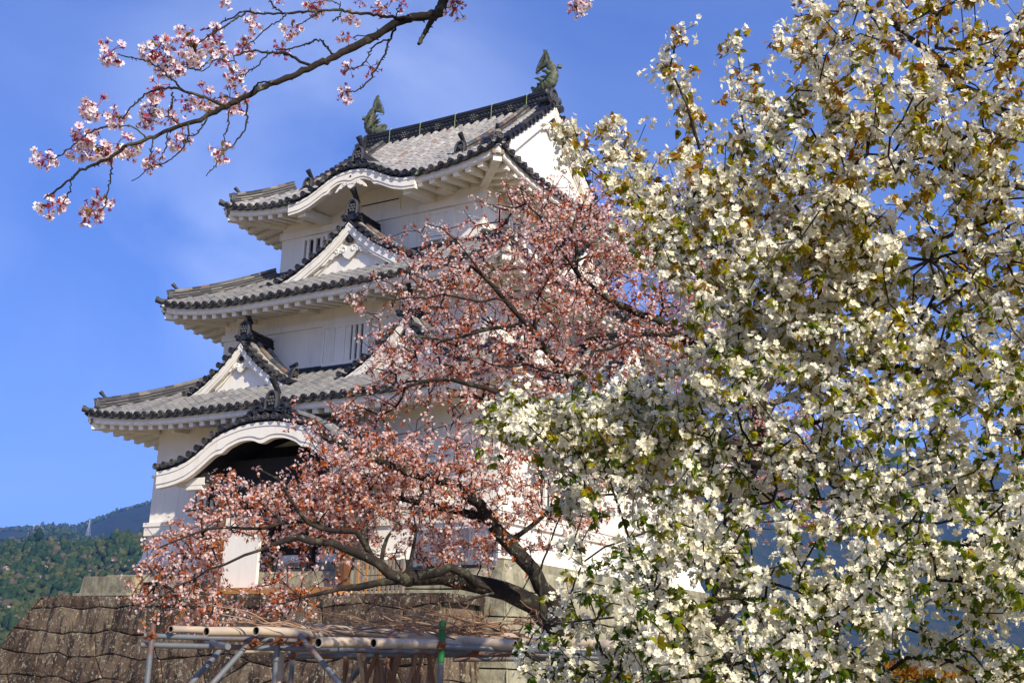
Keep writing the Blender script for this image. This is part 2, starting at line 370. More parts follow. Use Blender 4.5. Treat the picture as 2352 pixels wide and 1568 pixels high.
def ridge(mb, path, side, layers=5, w=.17, lh=.055, rnd0=0.0, cap_r=.085, flute=False):
    """stacked ridge: flat tile courses, one slightly proud of the other, round tiles on top. path = foot of the ridge"""
    path = np.asarray(path, float); k = len(path)
    side = np.broadcast_to(np.asarray(side, float), (k, 3))
    T = np.gradient(path, axis=0); up = np.cross(side, T); up /= np.linalg.norm(up, axis=1)[:, None]+1e-9
    up[up[:, 2] < 0] *= -1
    z = -.06
    for i in range(layers):
        ww = w*(1.0-.06*i)-(.030 if i % 2 else 0)
        h = lh*(1.5 if i == 0 else (.55 if i % 2 else 1.15))
        L = np.linalg.norm(np.diff(path, axis=0), axis=1).sum(); nn = max(1, int(L/.34))
        idx = np.linspace(0, k-1, nn+1)
        for a, b in zip(idx[:-1], idx[1:]):   # separate courses of short flat tiles
            tt = np.linspace(a, b, 3)
            pp = np.stack([np.interp(tt, np.arange(k), path[:, d]) for d in range(3)], 1)
            ss = np.stack([np.interp(tt, np.arange(k), side[:, d]) for d in range(3)], 1); uu = np.stack([np.interp(tt, np.arange(k), up[:, d]) for d in range(3)], 1)
            j = random.uniform(-.006, .006)
            mb.sweep(pp, [(-ww+j, z), (ww+j, z), (ww+j, z+h-.008), (-ww+j, z+h-.008)], ss, up=uu, rnd=min(.92, max(0, (random.gauss(.02, .02) if i % 2 else random.gauss(.50, .13))*(1 if rnd0 > 0 else .6)+rnd0*.4)))
        z += h
    top = path+up*z
    # round cap tiles
    p = lerp_line(top, max(1, int(round(np.linalg.norm(np.diff(top, axis=0), axis=1).sum()/.27))))
    a = np.linspace(0, math.pi, 6)
    for i in range(len(p)-1):
        t = p[i+1]-p[i]; t /= np.linalg.norm(t)+1e-9
        sd = side[min(k-1, int(i*k/len(p)))]; upv = np.cross(sd, t); upv = upv if upv[2] > 0 else -upv
        q = [c+rad*(np.cos(a)[:, None]*sd+np.sin(a)[:, None]*upv) for c, rad in ((p[i]-t*.01, cap_r), (p[i+1]+t*.03, cap_r*.86))]
        mb.add(np.concatenate(q), [(j, j+1, 6+j+1, 6+j) for j in range(5)]+[tuple(range(6))[::-1]], rnd=min(1, max(0, random.random()+rnd0)))
    return z

KEEP = empty('castle_keep', (0, 0, 2.6), 'white three storey castle keep with dark tiled roofs, standing on a stone base', 'castle')
W1, W2, W3 = 6.26, 5.03, 3.94

class Hip:
    """one storey's skirt of tiled roof, square in plan"""
    def __init__(s, U, ze, s0, c, lift, D):
        s.U, s.ze, s.s0, s.c, s.lift, s.D = U, ze, s0, c, lift, D
    def H(s, u, d):
        q = max(0.0, (abs(u)/s.U-.38)/.62)
        return s.ze+s.s0*d+s.c*d*d+s.lift*q**2.4*max(0.0, 1-d/(s.D*1.6))
    def P(s, u, d, dz=0.0): return np.array([u, -(s.U-d), s.H(u, d)+dz])
ROT = [Matrix.Rotation(k*math.pi/2, 4, 'Z') for k in range(4)]

def tile_side(mb, eb, hip, k, dmax, start=None, skip=None, tone=0.0):
    """cover and pan tiles of one side; eb takes the dark round eave ends"""
    a0, e0 = mb.mark(), eb.mark()
    n = int(hip.U/PITCH); us = [(i)*PITCH for i in range(-n, n+1)]
    for u in us:
        if abs(u) > hip.U-.12: continue
        dm = dmax(u); d0 = -.05 if start is None else start(u)
        if dm-d0 > .12:
            ds = np.linspace(d0, dm, max(3, int((dm-d0)/.2)))
            pth = [hip.P(u, d, .045) for d in ds]
            sl = (hip.H(u+.05, .2)-hip.H(u-.05, .2))/.1
            sd = np.array([1, 0, sl]); sd /= np.linalg.norm(sd)
            cover_row(mb, pth, sd, rbase=tone)
            if d0 < 0:
                disc(eb, hip.P(u, -.07, .05), (0, -1, -.25), .100)
                # pan lip between two round ends
                lp = [hip.P(u+PITCH*t, -.05, -.012-.05*math.sin(math.pi*t)) for t in np.linspace(.2, .8, 5)]
                if abs(u+PITCH) < hip.U-.1:
                    eb.sweep(lp, [(-.06, -.03), (.02, -.03), (.02, .012), (-.06, .012)], (0, -1, 0))
        um = u+PITCH/2
        if abs(um) < hip.U-.1:
            dm = dmax(um); d0 = -.02 if start is None else start(um)
            if dm-d0 > .1:
                ds = np.linspace(d0, dm, max(3, int((dm-d0)/.2)))
                sl = (hip.H(um+.05, .2)-hip.H(um-.05, .2))/.1
                sd = np.array([1, 0, sl]); sd /= np.linalg.norm(sd)
                pan_row(mb, [hip.P(um, d, -.05) for d in ds], sd, PITCH*.52)
    mb.xf(ROT[k], a0); eb.xf(ROT[k], e0)

def eave_side(mb, hip, k, W, gap=None):
    """white fascia, soffit and square plastered rafters"""
    a0 = mb.mark(); U = hip.U
    spans = [(-U+.05, U-.05)] if gap is None else [(-U+.05, -gap), (gap, U-.05)]
    for a, b in spans:
        us = np.linspace(a, b, 34)
        for (y, zt, zb, th) in ((.06, -.055, -.28, .10), (.085, -.28, -.32, .10)):
            path = np.array([hip.P(u, y, 0) for u in us])
            mb.sweep(path, [(0, zb), (0, zt), (-th, zt), (-th, zb)], (0, -1, 0))
        # soffit boards
        vs, fs = [], []
        for u in us:
            e = U-abs(u)
            d1 = min(U-W+.05, max(e, .2))
            vs += [hip.P(u, .14, -.27), np.array([u, -(U-d1), hip.H(u, 0)-.27+.26*(d1-.14)])]
        fs = [(2*i, 2*i+1, 2*i+3, 2*i+2) for i in range(len(us)-1)]
        mb.add(vs, fs)
    n = int((U-.35)/.42)
    for i in range(-n, n+1):
        u = (i+.0)*.42
        if gap is not None and abs(u) < gap+.05: continue
        d1 = min(U-W+.05, U-abs(u)-.05)
        if d1 < .34: continue
        p0 = hip.P(u, .15, -.385); p1 = np.array([u, -(U-d1), hip.H(u, 0)-.385+.25*(d1-.15)])
        mb.bar(p0, p1, .17, .19)
    # bracket arms under the rafters
    zb = hip.ze-.46+.25*(U-W-.17)
    for x in np.linspace(-W+1.2, W-1.2, 4):
        if gap is not None and abs(x) < gap: continue
        mb.bar((x, -W+.02, zb-.05), (x, -(W+.55), zb-.10), .30, .13)
    mb.xf(ROT[k], a0)

def corner_beam(hip, k, W, par):
    mb = MB(); e = hip.U-.16
    zt = hip.H(hip.U, 0)-.36
    a = np.array([e, -e, zt]); b = np.array([W-.05, -(W-.05), hip.ze-.42+.26*(hip.U-W)])
    mb.bar(b, a, .24, .30)
    t = (a-b)/np.linalg.norm(a-b)
    mb.box(a+t*.02+np.array([0, 0, .10]), (.12, .34, .13), ax=(t, np.cross((0, 0, 1), t)/np.linalg.norm(np.cross((0, 0, 1), t)), np.cross(t, np.cross((0, 0, 1), t)/np.linalg.norm(np.cross((0, 0, 1), t)))), mat=1)
    mb.xf(ROT[k]); return mb.build('corner_beam', [M['plaster'], M['grey_wood']], par)

def hip_ridge(hip, k, D, par, layers=4):
    """ridge on the hip from the corner up, with its end tile"""
    mb = MB(); n = 18
    ds = np.linspace(.18, D, n)
    path = np.array([(hip.U-d, -(hip.U-d), hip.H(hip.U-d, d)+.05) for d in ds])
    sd = np.array([1, 1, 0])/math.sqrt(2)
    h = ridge(mb, path, sd, layers+3, .15, .052, .1)
    # upturned tip tile over the eave corner
    c = np.array([hip.U-.05, -(hip.U-.05), hip.H(hip.U, 0)+.06]); o = np.array([1, -1, 0])/math.sqrt(2)
    mb.tube([c-o*.35+np.array([0, 0, .02]), c, c+o*.16+np.array([0, 0, .06])], [.09, .095, .10], 9, rnd=.3)
    disc(mb, c+o*.17+np.array([0, 0, .065]), o+np.array([0, 0, .2]), .10)
    mb.xf(ROT[k]); o1 = mb.build('hip_ridge', M['ridge'], par, smooth=True)
    mb = MB(); e = hip.U-.20
    onigawara(mb, (e, -e, hip.H(e, .2)+.04), (1, -1, .12), .40, True, .75)
    mb.xf(ROT[k]); mb.build('ridge_end_tile', M['tile_dark'], par, smooth=True)

def gable_roof(curve, yf, yb, name, par, kind, zfoot=None, layers=5, oni=.62, top_curve=None, board=.5, xf=None, wallz=None, label=None, desc=True, disc_r=.092, soff=0):
    """dormer gable ('dormer') or curved gable ('bell'): tiles run down both sides of a ridge that goes back from the front face.
    curve: (x, z) from the ridge outwards, right half; z is the tile bed."""
    xf = xf or ROT[0]
    def fin(mb, nm, mt, p, smooth=False):
        mb.xf(xf); return mb.build(nm, mt, p, smooth)
    cu = np.asarray(curve, float); L = lerp_line(cu, 26); xm = cu[-1][0]
    tn = np.gradient(L, axis=0); tn /= np.linalg.norm(tn, axis=1)[:, None]
    roof = MB()
    rise = .25 if kind in ('bell', 'genkan') else 0.0
    Lr = np.c_[L[:, 0], L[:, 1]+rise*np.clip(1-L[:, 0]/(xm*.82), 0, 1)]
    verge = .42
    for sx in (-1, 1):
        y = yf+verge+.08
        while y < yb and kind != 'end':
            path = [(sx*x, y, z+.03) for x, z in Lr[::-1]]
            cover_row(roof, path, (0, 1, 0))
            pan_row(roof, [(sx*x, y-PITCH/2, z-.025) for x, z in Lr[::-1]], (0, 1, 0), PITCH*.52)
            y += PITCH
        # roof deck below the tiles
        vs = []
        for x, z in L: vs += [(sx*x, yf+.05, z-.03), (sx*x, yb, z-.03), (sx*x, yf+.05, z-.10), (sx*x, yb, z-.10)]
        n = len(L); fs = []
        for i in range(n-1):
            fs += [(4*i, 4*i+1, 4*i+5, 4*i+4), (4*i+2, 4*i+6, 4*i+7, 4*i+3), (4*i, 4*i+4, 4*i+6, 4*i+2)]
        roof.add(vs, fs, rnd=.1)
        if rise:
            roof.strip([(sx*x, z-.02) for x, z in Lr], [(sx*x, z-.08) for x, z in L], yf+verge-.04, yb, rnd=.05)
    R0 = fin(roof, name, M['tile_weathered'] if kind != 'genkan' else M['tile_grey'], par, True)
    if label: R0['label'] = label
    # verge: short round tiles side by side up the slope, their round ends to the front
    full = np.vstack([np.c_[-L[::-1, 0], L[::-1, 1]], L[1:]])
    arc = np.linalg.norm(np.diff(full, axis=0), axis=1).sum()
    pts = lerp_line(full, int(round(arc/(.31 if kind in ('dormer', 'end') else .33))))
    for side_ in ((-1, 1) if kind in ('dormer', 'end') else (0,)):
        vg = MB()
        for i, (x, z) in enumerate(pts):
            if side_ and (abs(x) < .12 or x*side_ < 0): continue
            a, b = np.array([x, yf-.02, z+.045]), np.array([x, yf+verge, z+.05])
            vg.tube([a, b], [.086, .078], 9, rnd=random.random())
            disc(vg, a, (0, -1, 0), disc_r)
            if i+1 < len(pts):
                x2, z2 = (pts[i]+pts[i+1])/2
                if not side_ or x2*side_ > 0: vg.box((x2, yf+verge/2+.02, z2-.03), (.22, verge, .05), rnd=random.random()*.5)
        fin(vg, 'verge_tiles', M['tile_dark'], R0, True)
    # bargeboards: three stepped layers under the verge
    bb = MB()
    offs = [(-.05, -.05-board*.30, .05, .20), (-.05-board*.30, -.05-board*.78, .07, .22), (-.05-board*.78, -.05-board, .095, .25)]
    for (t0, t1, y0, y1) in offs:
        if kind in ('dormer', 'end'):
            for sx in (-1, 1):
                k2 = [(x, z) for x, z in L if x < xm-.02]
                flare = lambda x: 1+.35*(x/xm)**3
                bb.strip([(sx*x, z+t0*flare(x)) for x, z in k2], [(sx*x, z+t1*flare(x)) for x, z in k2], yf+y0, yf+y1)
        else:
            def cusp(x, t):
                q = abs(x)/xm
                return t*(1+.18*math.exp(-(q/.06)**2)-.10*math.exp(-((q-.2)/.12)**2)+.13*math.exp(-((q-.37)/.035)**2)) if t < -.3 else t
            f2 = lerp_line(full, 90)
            bb.strip([(x, z+cusp(x, t0)) for x, z in f2], [(x, z+cusp(x, t1)) for x, z in f2], yf+y0, yf+y1)
    if kind in ('bell', 'genkan'):
        sf = MB(); f3 = lerp_line(full, 60)
        sf.strip([(x, z-.11) for x, z in f3], [(x, z-.15) for x, z in f3], yf+.33, soff)
        fin(sf, 'soffit', M['plaster'] if kind == 'bell' else M['dark'], R0)
    fin(bb, 'bargeboard', M['plaster'], R0)
    # gable field
    if kind in ('dormer', 'end'):
        gw = MB(); zf = zfoot
        yw = yf+.27; top = L[0][1]-.12
        poly = [(-xm+.2, zf)]+[(-x, z-.30) for x, z in L[::-1] if z-.30 > zf+.02]+[(x, z-.30) for x, z in L[1:] if z-.30 > zf+.02]+[(xm-.2, zf)]
        gw.prism(poly, (0, yw, 0), (1, 0, 0), (0, 0, 1), (0, 1, 0), 0, .12)
        # inner moulding following the rakes, and the sill
        zi = zf+.20; k3 = [(x, z-board-.18) for x, z in L if z-board-.18 > zi]
        for sx in (-1, 1):
            if len(k3) > 2:
                gw.strip([(sx*x, z+.10) for x, z in k3], [(sx*x, z+.02) for x, z in k3], yw-.06, yw)
        fin(gw, 'gable_wall', M['plaster'], R0)
        sl = MB(); sl.box((0, yw-.10, zf+.07), (2*(xm-.38), .22, .14)); sl.box((0, yw-.02, zf-.06), (2*(xm-.2), .34, .12)); fin(sl, 'gable_sill', M['plaster_old'] if kind == 'dormer' and xm < 2.4 else M['plaster'], R0)
        pd = MB(); pendant(pd, (0, yw-.07, L[0][1]-board*1.05-.28), xm*.27); fin(pd, 'gable_pendant', [M['plaster'], M['dark']], R0, True)
        if desc and kind == 'dormer':
            for sx in (-1, 1):
                dr = MB(); i0, i1 = 2, len(L)-6
                path = np.array([(sx*x, yf+.62, z+.06) for x, z in L[i0:i1+1]][::-1])
                ridge(dr, path, (0, 1, 0), 3, .13, .05, .15)
                fin(dr, 'descending_ridge', M['ridge'], R0, True)
                od = MB(); x, z = L[i1]; t = tn[i1]
                onigawara(od, (sx*(x+.04), yf+.62, z+.02), (sx*t[0], 0, -.25), .40, True, .45); fin(od, 'ridge_end_tile', M['tile_dark'], R0, True)
    if kind == 'end': return R0, L
    # ridge
    rg = MB(); z0 = L[0][1]+.03+rise
    ys = np.linspace(yf+(.30 if not rise else .46), yb, 14)
    up = .16*np.clip(1-(ys-yf)/1.4, 0, 1)**2
    path = np.c_[np.zeros(14), ys, z0+up]
    ridge(rg, path, (1, 0, 0), layers, .17, .06, 0.0)
    fin(rg, 'roof_ridge', M['ridge'] if kind != 'dormer' else M['tile_dark'], R0, True)
    on = MB(); onigawara(on, (0, yf+(.16 if not rise else .34), z0-(.0 if not rise else .10)), (0, -1, .06), oni, True, .85)
    if kind == 'genkan':
        for sx in (-1, 1):     # cloud-scroll fins spreading at the foot
            for q, (dx, dz, rr) in enumerate(((.42, .10, .17), (.66, .0, .15), (.86, -.10, .12))):
                sp = [np.array([sx*(dx+math.cos(t)*rr*(1-t/10)), yf+.32, z0-.10+dz+math.sin(t)*rr*(1-t/10)]) for t in np.linspace(0, 8.5, 20)]
                on.tube(sp, np.linspace(.05, .025, 20), 5, rnd=.5)
                on.ball((sx*dx, yf+.38, z0-.10+dz), rr, 8, 5, rnd=.2, sc=(1, .4, 1))
    fin(on, 'ridge_end_tile', M['tile_dark'], R0, True)
    return R0, L

def pendant(mb, c, w):
    """carved plaster pendant: six-petal boss over a scrolled leaf with two wings"""
    c = np.asarray(c, float); ex, ez, n = np.array([1., 0, 0]), np.array([0, 0, 1.]), np.array([0, -1., 0])
    half = [(0, -w*.62), (w*.18, -w*.52), (w*.30, -w*.36), (w*.42, -w*.34), (w*.5, -w*.40), (w*.62, -w*.42), (w*.72, -w*.52), (w*.86, -w*.50), (w*1.0, -w*.66), (w*1.18, -w*.70),
            (w*1.05, -w*.50), (w*.82, -w*.28), (w*.6, -w*.12), (w*.35, -w*.02), (w*.15, -w*.10), (0, -w*.16)]
    for sx in (-1, 1):
        mb.prism([(sx*x, y) for x, y in (half if sx > 0 else half[::-1])], c, ex, ez, n, 0, .05)
        for k, (dx, dz, r) in enumerate(((.22, -.26, .13), (.52, -.27, .10))):
            sp = [c+ex*sx*w*(dx+math.cos(t)*r*(1-t/9))+ez*w*(dz+math.sin(t)*r*(1-t/9))+n*.055 for t in np.linspace(0, 7, 16)]
            mb.tube(sp, w*.028, 5)
    for j in range(6):
        a = j*math.pi/3; mb.ball(c+ex*math.cos(a)*w*.09+ez*(w*.12+math.sin(a)*w*.09)+n*.05, w*.075, 6, 4, mat=1)
    mb.ball(c+ez*w*.12+n*.08, w*.08, 6, 4, mat=1)

# ---- storeys -------------------------------------------------
def storey(W, z0, z1, bands, base=None, batter=0.0):
    """plaster walls of one storey with projecting bands"""
    mb = MB()
    def ring(h, za, zb, ha=None):
        ha = h if ha is None else ha
        vs = [(x*ha, y*ha, za) for x, y in ((-1, -1), (1, -1), (1, 1), (-1, 1))]+[(x*h, y*h, zb) for x, y in ((-1, -1), (1, -1), (1, 1), (-1, 1))]
        mb.add(vs, [(0, 1, 5, 4), (1, 2, 6, 5), (2, 3, 7, 6), (3, 0, 4, 7), (4, 5, 6, 7), (3, 2, 1, 0)])
    ring(W, z0, z1, W+batter)
    for h, za, zb in bands: ring(h, za, zb)
    return mb.build('storey_wall', M['plaster'], KEEP)
hip1 = Hip(7.78, 6.93, .50, .018, .36, 2.75)
hip2 = Hip(6.52, 10.54, .57, .015, .41, 2.58)
hip3 = Hip(5.36, 14.04, .64, .0265, .40, 1.8)
wall1 = storey(W1-.06, 2.72, 7.3, [(W1+.02, 5.42, 5.50), (W1-.03, 2.72, 5.42), (W1+.09, 3.93, 4.05), (W1+.06, 3.66, 3.93)], None, .02)
mb = MB()   # flared foot of the first storey
vs = []; prof = [(W1-.02, 3.66), (W1+.0, 3.3), (W1+.05, 3.0), (W1+.17, 2.74)]
for h, z in prof: vs += [(x*h, y*h, z) for x, y in ((-1, -1), (1, -1), (1, 1), (-1, 1))]
mb.add(vs, [(4*i+j, 4*(i+1)+j, 4*(i+1)+(j+1) % 4, 4*i+(j+1) % 4) for i in range(3) for j in range(4)])
mb.build('wall_foot', M['plaster'], wall1)
wall2 = storey(W2, 7.8, 10.98, [(W2+.07, 9.86, 10.06), (W2+.07, 8.45, 8.66)])
wall3 = storey(W3, 11.5, 14.62, [(W3+.07, 13.43, 13.66), (W3+.05, 12.1, 12.3)])

def window(par, x0, x1, z0, z1, W, k, kind):
    """recessed opening with plaster bars; a dark plate paints the unlit room"""
    mb = MB(); y = -W; dp = .20
    w, h, cx, cz = x1-x0, z1-z0, (x0+x1)/2, (z0+z1)/2
    mb.box((cx, y-.008, cz), (w, .012, h), mat=1)                      # dark plate, painted for the shade inside the opening
    for s in (-1, 1): mb.box((cx+s*(w/2+.05), y-.05, cz), (.10, .11, h+.20))
    mb.box((cx, y-.05, z1+.05), (w-.002, .11, .10)); mb.box((cx, y-.07, z0-.05), (w-.002, .15, .10))
    if kind == 'bars':
        n = max(2, int(w/.27))
        for i in range(n):
            mb.box((x0+w*(i+.5)/n, y-.055, cz), (.11, .07, h-.004))
    elif kind == 'closed':
        for i in range(6): mb.box((x0+w*(i+.5)/6, y-.05-(.025 if i % 2 else 0), cz), (w/6-.006, .05, h-.004))
    elif kind == 'shutters':
        for i in range(8):
            xx = x0+w*(i+.5)/8
            if i < 5: mb.box((xx, y-.05-(.02 if i % 2 else 0), cz), (w/8-.004, .05, h-.004))
            else: mb.box((xx+.03, y-.055, cz), (.10, .07, h-.004))
    mb.xf(ROT[k]); return mb.build('barred_window', [M['plaster'], M['dark']], par)
window(wall3, -2.87, -2.02, 12.50, 13.25, W3, 0, 'bars'); window(wall3, 2.02, 2.87, 12.50, 13.25, W3, 0, 'closed')
for x0, x1 in ((-2.6, -1.75), (1.75, 2.6)): window(wall3, x0, x1, 12.50, 13.25, W3, 1, 'bars')
window(wall2, -.79, .80, 8.68, 9.75, W2, 0, 'shutters')
window(wall2, -3.9, -2.7, 8.68, 9.75, W2, 1, 'bars'); window(wall2, 2.7, 3.9, 8.68, 9.75, W2, 1, 'bars')
window(wall1, -4.25, -2.9, 4.2, 5.22, W1-.01, 0, 'bars'); window(wall1, 3.3, 4.6, 4.2, 5.22, W1-.01, 0, 'bars')
for x in (-4, -1.4, 1.4, 4): window(wall1, x-.5, x+.5, 4.3, 5.22, W1-.01, 1, 'bars')
mb = MB()   # recessed panel frame under the curved gable of the third storey
for a, b in (((-.70, 13.66), (-.70, 14.1)), ((-.70, 14.1), (.85, 14.1)), ((.85, 14.1), (.85, 13.66))):
    mb.bar((a[0], -W3-.02, a[1]), (b[0], -W3-.02, b[1]), .05, .05, up=(0, 1, 0))
mb.bar((-.66, -W3-.008, 14.06), (.81, -W3-.008, 14.06), .03, .02, up=(0, 1, 0), mat=1)
mb.bar((-W3, -W3-.012, 13.90), (-.76, -W3-.012, 13.90), .03, .04, up=(0, 1, 0)); mb.bar((.9, -W3-.012, 13.90), (W3, -W3-.012, 13.90), .03, .04, up=(0, 1, 0))
mb.build('wall_panel', [M['plaster'], M['dark']], wall3)

# ---- roofs ---------------------------------------------------
def flashing(par, hip, W):
    fl = MB(); z = hip.ze+hip.s0*(hip.U-W)+hip.c*(hip.U-W)**2
    for k in range(4):
        a = fl.mark()
        for j in range(3):
            for i in range(int(2*W/.34)+1):
                x = -W-.05+.34*i
                if x+.34 > W+.12: break
                fl.box((x+.17, -(W+.11-.035*j), z+.05+.05*j), (.336, .20, .046), rnd=random.random()*.7)
        fl.xf(ROT[k], a)
    fl.build('wall_flashing', M['tile_dark'], par)
def roof_bed(mb, hip, k, dmax, d0=lambda u: 0.0):
    us = np.linspace(-hip.U+.03, hip.U-.03, 60); vs = []; a0 = mb.mark(); nd = 5
    for u in us:
        lo, hi = d0(u), max(dmax(u), d0(u)+.01)
        vs += [hip.P(u, lo+(hi-lo)*j/nd, -.095) for j in range(nd+1)]
    q = nd+1
    mb.add(vs, [(q*i+j, q*(i+1)+j, q*(i+1)+j+1, q*i+j+1) for i in range(59) for j in range(nd)], rnd=.1); mb.xf(ROT[k], a0)
def hip_roof(hip, wt, wb, tilemat):
    mb, eb = MB(), MB()
    dm = lambda u: min(hip.U-wt, hip.U-abs(u))
    for k in range(4):
        tile_side(mb, eb, hip, k, dm); roof_bed(mb, hip, k, dm)
    r = mb.build('tiled_roof', tilemat, KEEP, True)
    eb.build('eave_end_tiles', M['tile_dark'], r, True)
    e = MB()
    for k in range(4): eave_side(e, hip, k, wb)
    e.build('eave', M['plaster'], r)
    for k in range(4):
        corner_beam(hip, k, wb, r); hip_ridge(hip, k, hip.U-wt-.02, r)
    flashing(r, hip, wt)
    return r
roof1 = hip_roof(hip1, W2, W1, M['tile_grey'])
roof2 = hip_roof(hip2, W3, W2, M['tile_grey'])
# ---- top roof: hipped skirt below, gables to either side ------
bell3 = [(0, 14.72), (.5, 14.67), (.8, 14.57), (1.2, 14.37), (1.6, 14.18), (2.0, 14.07), (2.45, 14.04)]
_bx, _bz = np.array(bell3).T
def start3(u):
    if abs(u) > 2.3: return -.05
    zb = np.interp(abs(u), _bx, _bz)+.05
    for d in np.arange(0, 3, .05):
        if hip3.H(u, d) > zb: return d
    return .05
XG = 4.02
mb, eb = MB(), MB()
dmf = lambda u: hip3.U-.12 if abs(u) < XG-.38 else (hip3.U-abs(u))
dms = lambda u: min(hip3.U-3.66, hip3.U-abs(u))
tile_side(mb, eb, hip3, 0, dmf, start3); tile_side(mb, eb, hip3, 2, dmf)
tile_side(mb, eb, hip3, 1, dms); tile_side(mb, eb, hip3, 3, dms)
bedf = lambda u: hip3.U-.02 if abs(u) < XG-.05 else (hip3.U-abs(u))
roof_bed(mb, hip3, 0, bedf, lambda u: max(0, start3(u))); roof_bed(mb, hip3, 2, bedf)
roof_bed(mb, hip3, 1, dms); roof_bed(mb, hip3, 3, dms)
roof3 = mb.build('tiled_roof', M['tile_weathered'], KEEP, True)
eb.build('eave_end_tiles', M['tile_dark'], roof3, True)
e = MB()
for k in range(4): eave_side(e, hip3, k, W3, 1.95 if k == 0 else None)
for sx in (-1, 1): e.bar((sx*2.05, -5.18, 13.66), (sx*2.05, -3.9, 13.80), .30, .26)
e.build('eave', M['plaster'], roof3)
for k in range(4):
    corner_beam(hip3, k, W3, roof3); hip_ridge(hip3, k, hip3.U-3.7, roof3)
for k in (0, 2):       # descending ridges beside the gables
    for sx in (-1, 1):
        x = sx*3.02
        mb = MB(); ds = np.linspace(1.42, 5.2, 16)
        ridge(mb, [hip3.P(x, d, .06) for d in ds], (1, 0, 0), 4, .16, .055, .2); mb.xf(ROT[k]); mb.build('descending_ridge', M['ridge'], roof3, True)
        mb = MB(); onigawara(mb, hip3.P(x, 1.38, -.02), (0, -1, .1), .55, True, .7); mb.xf(ROT[k]); mb.build('ridge_end_tile', M['tile_dark'], roof3, True)
# main ridge with its bands of ornament
mb = MB(); xr = 3.85; z = 18.06
for i, (wd, h) in enumerate(((.34, .10), (.30, .05), (.27, .13), (.31, .04), (.26, .13), (.31, .04), (.28, .05), (.31, .045), (.26, .05))):
    n = 22
    for j in range(n):
        x0 = -xr+2*xr*j/n; x1 = -xr+2*xr*(j+1)/n
        bow = lambda x: .10*(abs(x)/xr)**3
        zz = z+(bow(x0)+bow(x1))/2
        mb.bar((x0+.002, 0, z+bow(x0)+h/2), (x1-.002, 0, z+bow(x1)+h/2), wd+random.uniform(0, .008), h-.006, rnd=random.random()*.55)
    if h == .13:
        m_ = 52
        for sy in (-1, 1):
            for j in range(m_):
                x = -xr+.1+(2*xr-.2)*j/(m_-1); c = np.array([x, sy*(wd/2+.006), z+bow(x)+h/2])
                if i == 2:
                    mb.tube([c-np.array([0, sy*.02, 0]), c+np.array([0, sy*.02, 0])], [.052, .04], 8, rnd=random.random())
                else:
                    a = np.linspace(0, math.pi, 5)
                    mb.tube([c+np.array([math.cos(t)*.06, 0, math.sin(t)*.07-.04]) for t in a], .016, 4, rnd=random.random())
    z += h
rz = z
bowl = [(x, 0, rz+.10*(abs(x)/xr)**3) for x in np.linspace(-xr, xr, 30)]
mb.tube(bowl, .085, 8, rnd=.4)
for sy in (-1, 1):
    for x in (-2.1, -.65, .85, 2.35):
        c = np.array([x, sy*.17, 18.06+.30]); disc(mb, c+np.array([0, sy*.03, 0]), (0, sy, 0), .17)
        for j in range(7):
            o = np.zeros(3) if j == 0 else np.array([math.cos(j*math.pi/3)*.09, 0, math.sin(j*math.pi/3)*.09])
            mb.ball(c+o+np.array([0, sy*.045, 0]), .036, 6, 4, rnd=.9)
main_ridge = mb.build('main_ridge', M['tile_dark'], roof3, True)
mb = MB()
for x in (-2.75, -1.4, .1, 1.6, 3.0):
    b = .10*(abs(x)/xr)**3
    mb.tube([(x, -.20, 18.1+b), (x, -.19, rz-.05+b), (x, -.08, rz+.09+b), (x, .08, rz+.09+b), (x, .19, rz-.05+b), (x, .2, 18.1+b)], .009, 5)
mb.build('ridge_strap', M['copper'], roof3)
for sx in (-1, 1):
    mb = MB(); onigawara(mb, (sx*(xr+.10), 0, 18.08), (sx, 0, .05), .72, False)
    for sy in (-1, 1):
        c = np.array([sx*(xr+.18), sy*.42, 18.22]); mb.tube([c-np.array([sx*.35, 0, 0]), c], [.10, .11], 9, rnd=.6); disc(mb, c, (sx, 0, 0), .12)
    for q in range(2):
        mb.ball((sx*(xr+.08), (-1, 1)[q]*.40, 18.5), .13, 8, 5, rnd=.7, sc=(.5, 1, 1))
    mb.build('ridge_end_tile', M['tile_dark'], roof3, True)
slope = [(hip3.U-d, hip3.H(0, d)+.02) for d in np.linspace(hip3.U-.02, 2.55, 12)]
for k in (1, 3):
    gable_roof(slope, -(XG+.06), -3.6, 'end_gable', KEEP, 'end', 15.3, xf=ROT[k], board=.44)
    g = MB(); g.box((0, -3.72, 15.16), (6.2, .30, .2)); g.xf(ROT[k]); g.build('gable_apron', M['tile_dark'], roof3)
kara, _ = gable_roof(bell3, -5.44, -2.6, 'curved_gable', KEEP, 'bell', layers=7, oni=.62, board=.40, soff=-3.95)
mb = MB(); pendant(mb, (0, -5.28, 14.36), .52); mb.build('gable_pendant', [M['plaster'], M['dark']], kara, True)
mb = MB()     # copper valleys beside the curved gable
for sx in (-1, 1):
    ds = np.linspace(-.06, 1.1, 7); vs = []
    for d in ds: vs += [hip3.P(sx*2.36, d, .035), hip3.P(sx*2.62, d, .05), hip3.P(sx*2.36, d, -.06), hip3.P(sx*2.62, d, -.06)]
    mb.add(vs, [(4*i, 4*i+1, 4*i+5, 4*i+4) for i in range(6)]+[(0, 1, 3, 2), (24, 25, 27, 26)]+[(4*i+1, 4*i+3, 4*i+7, 4*i+5) for i in range(6)])
mb.build('copper_valley', M['copper'], kara)

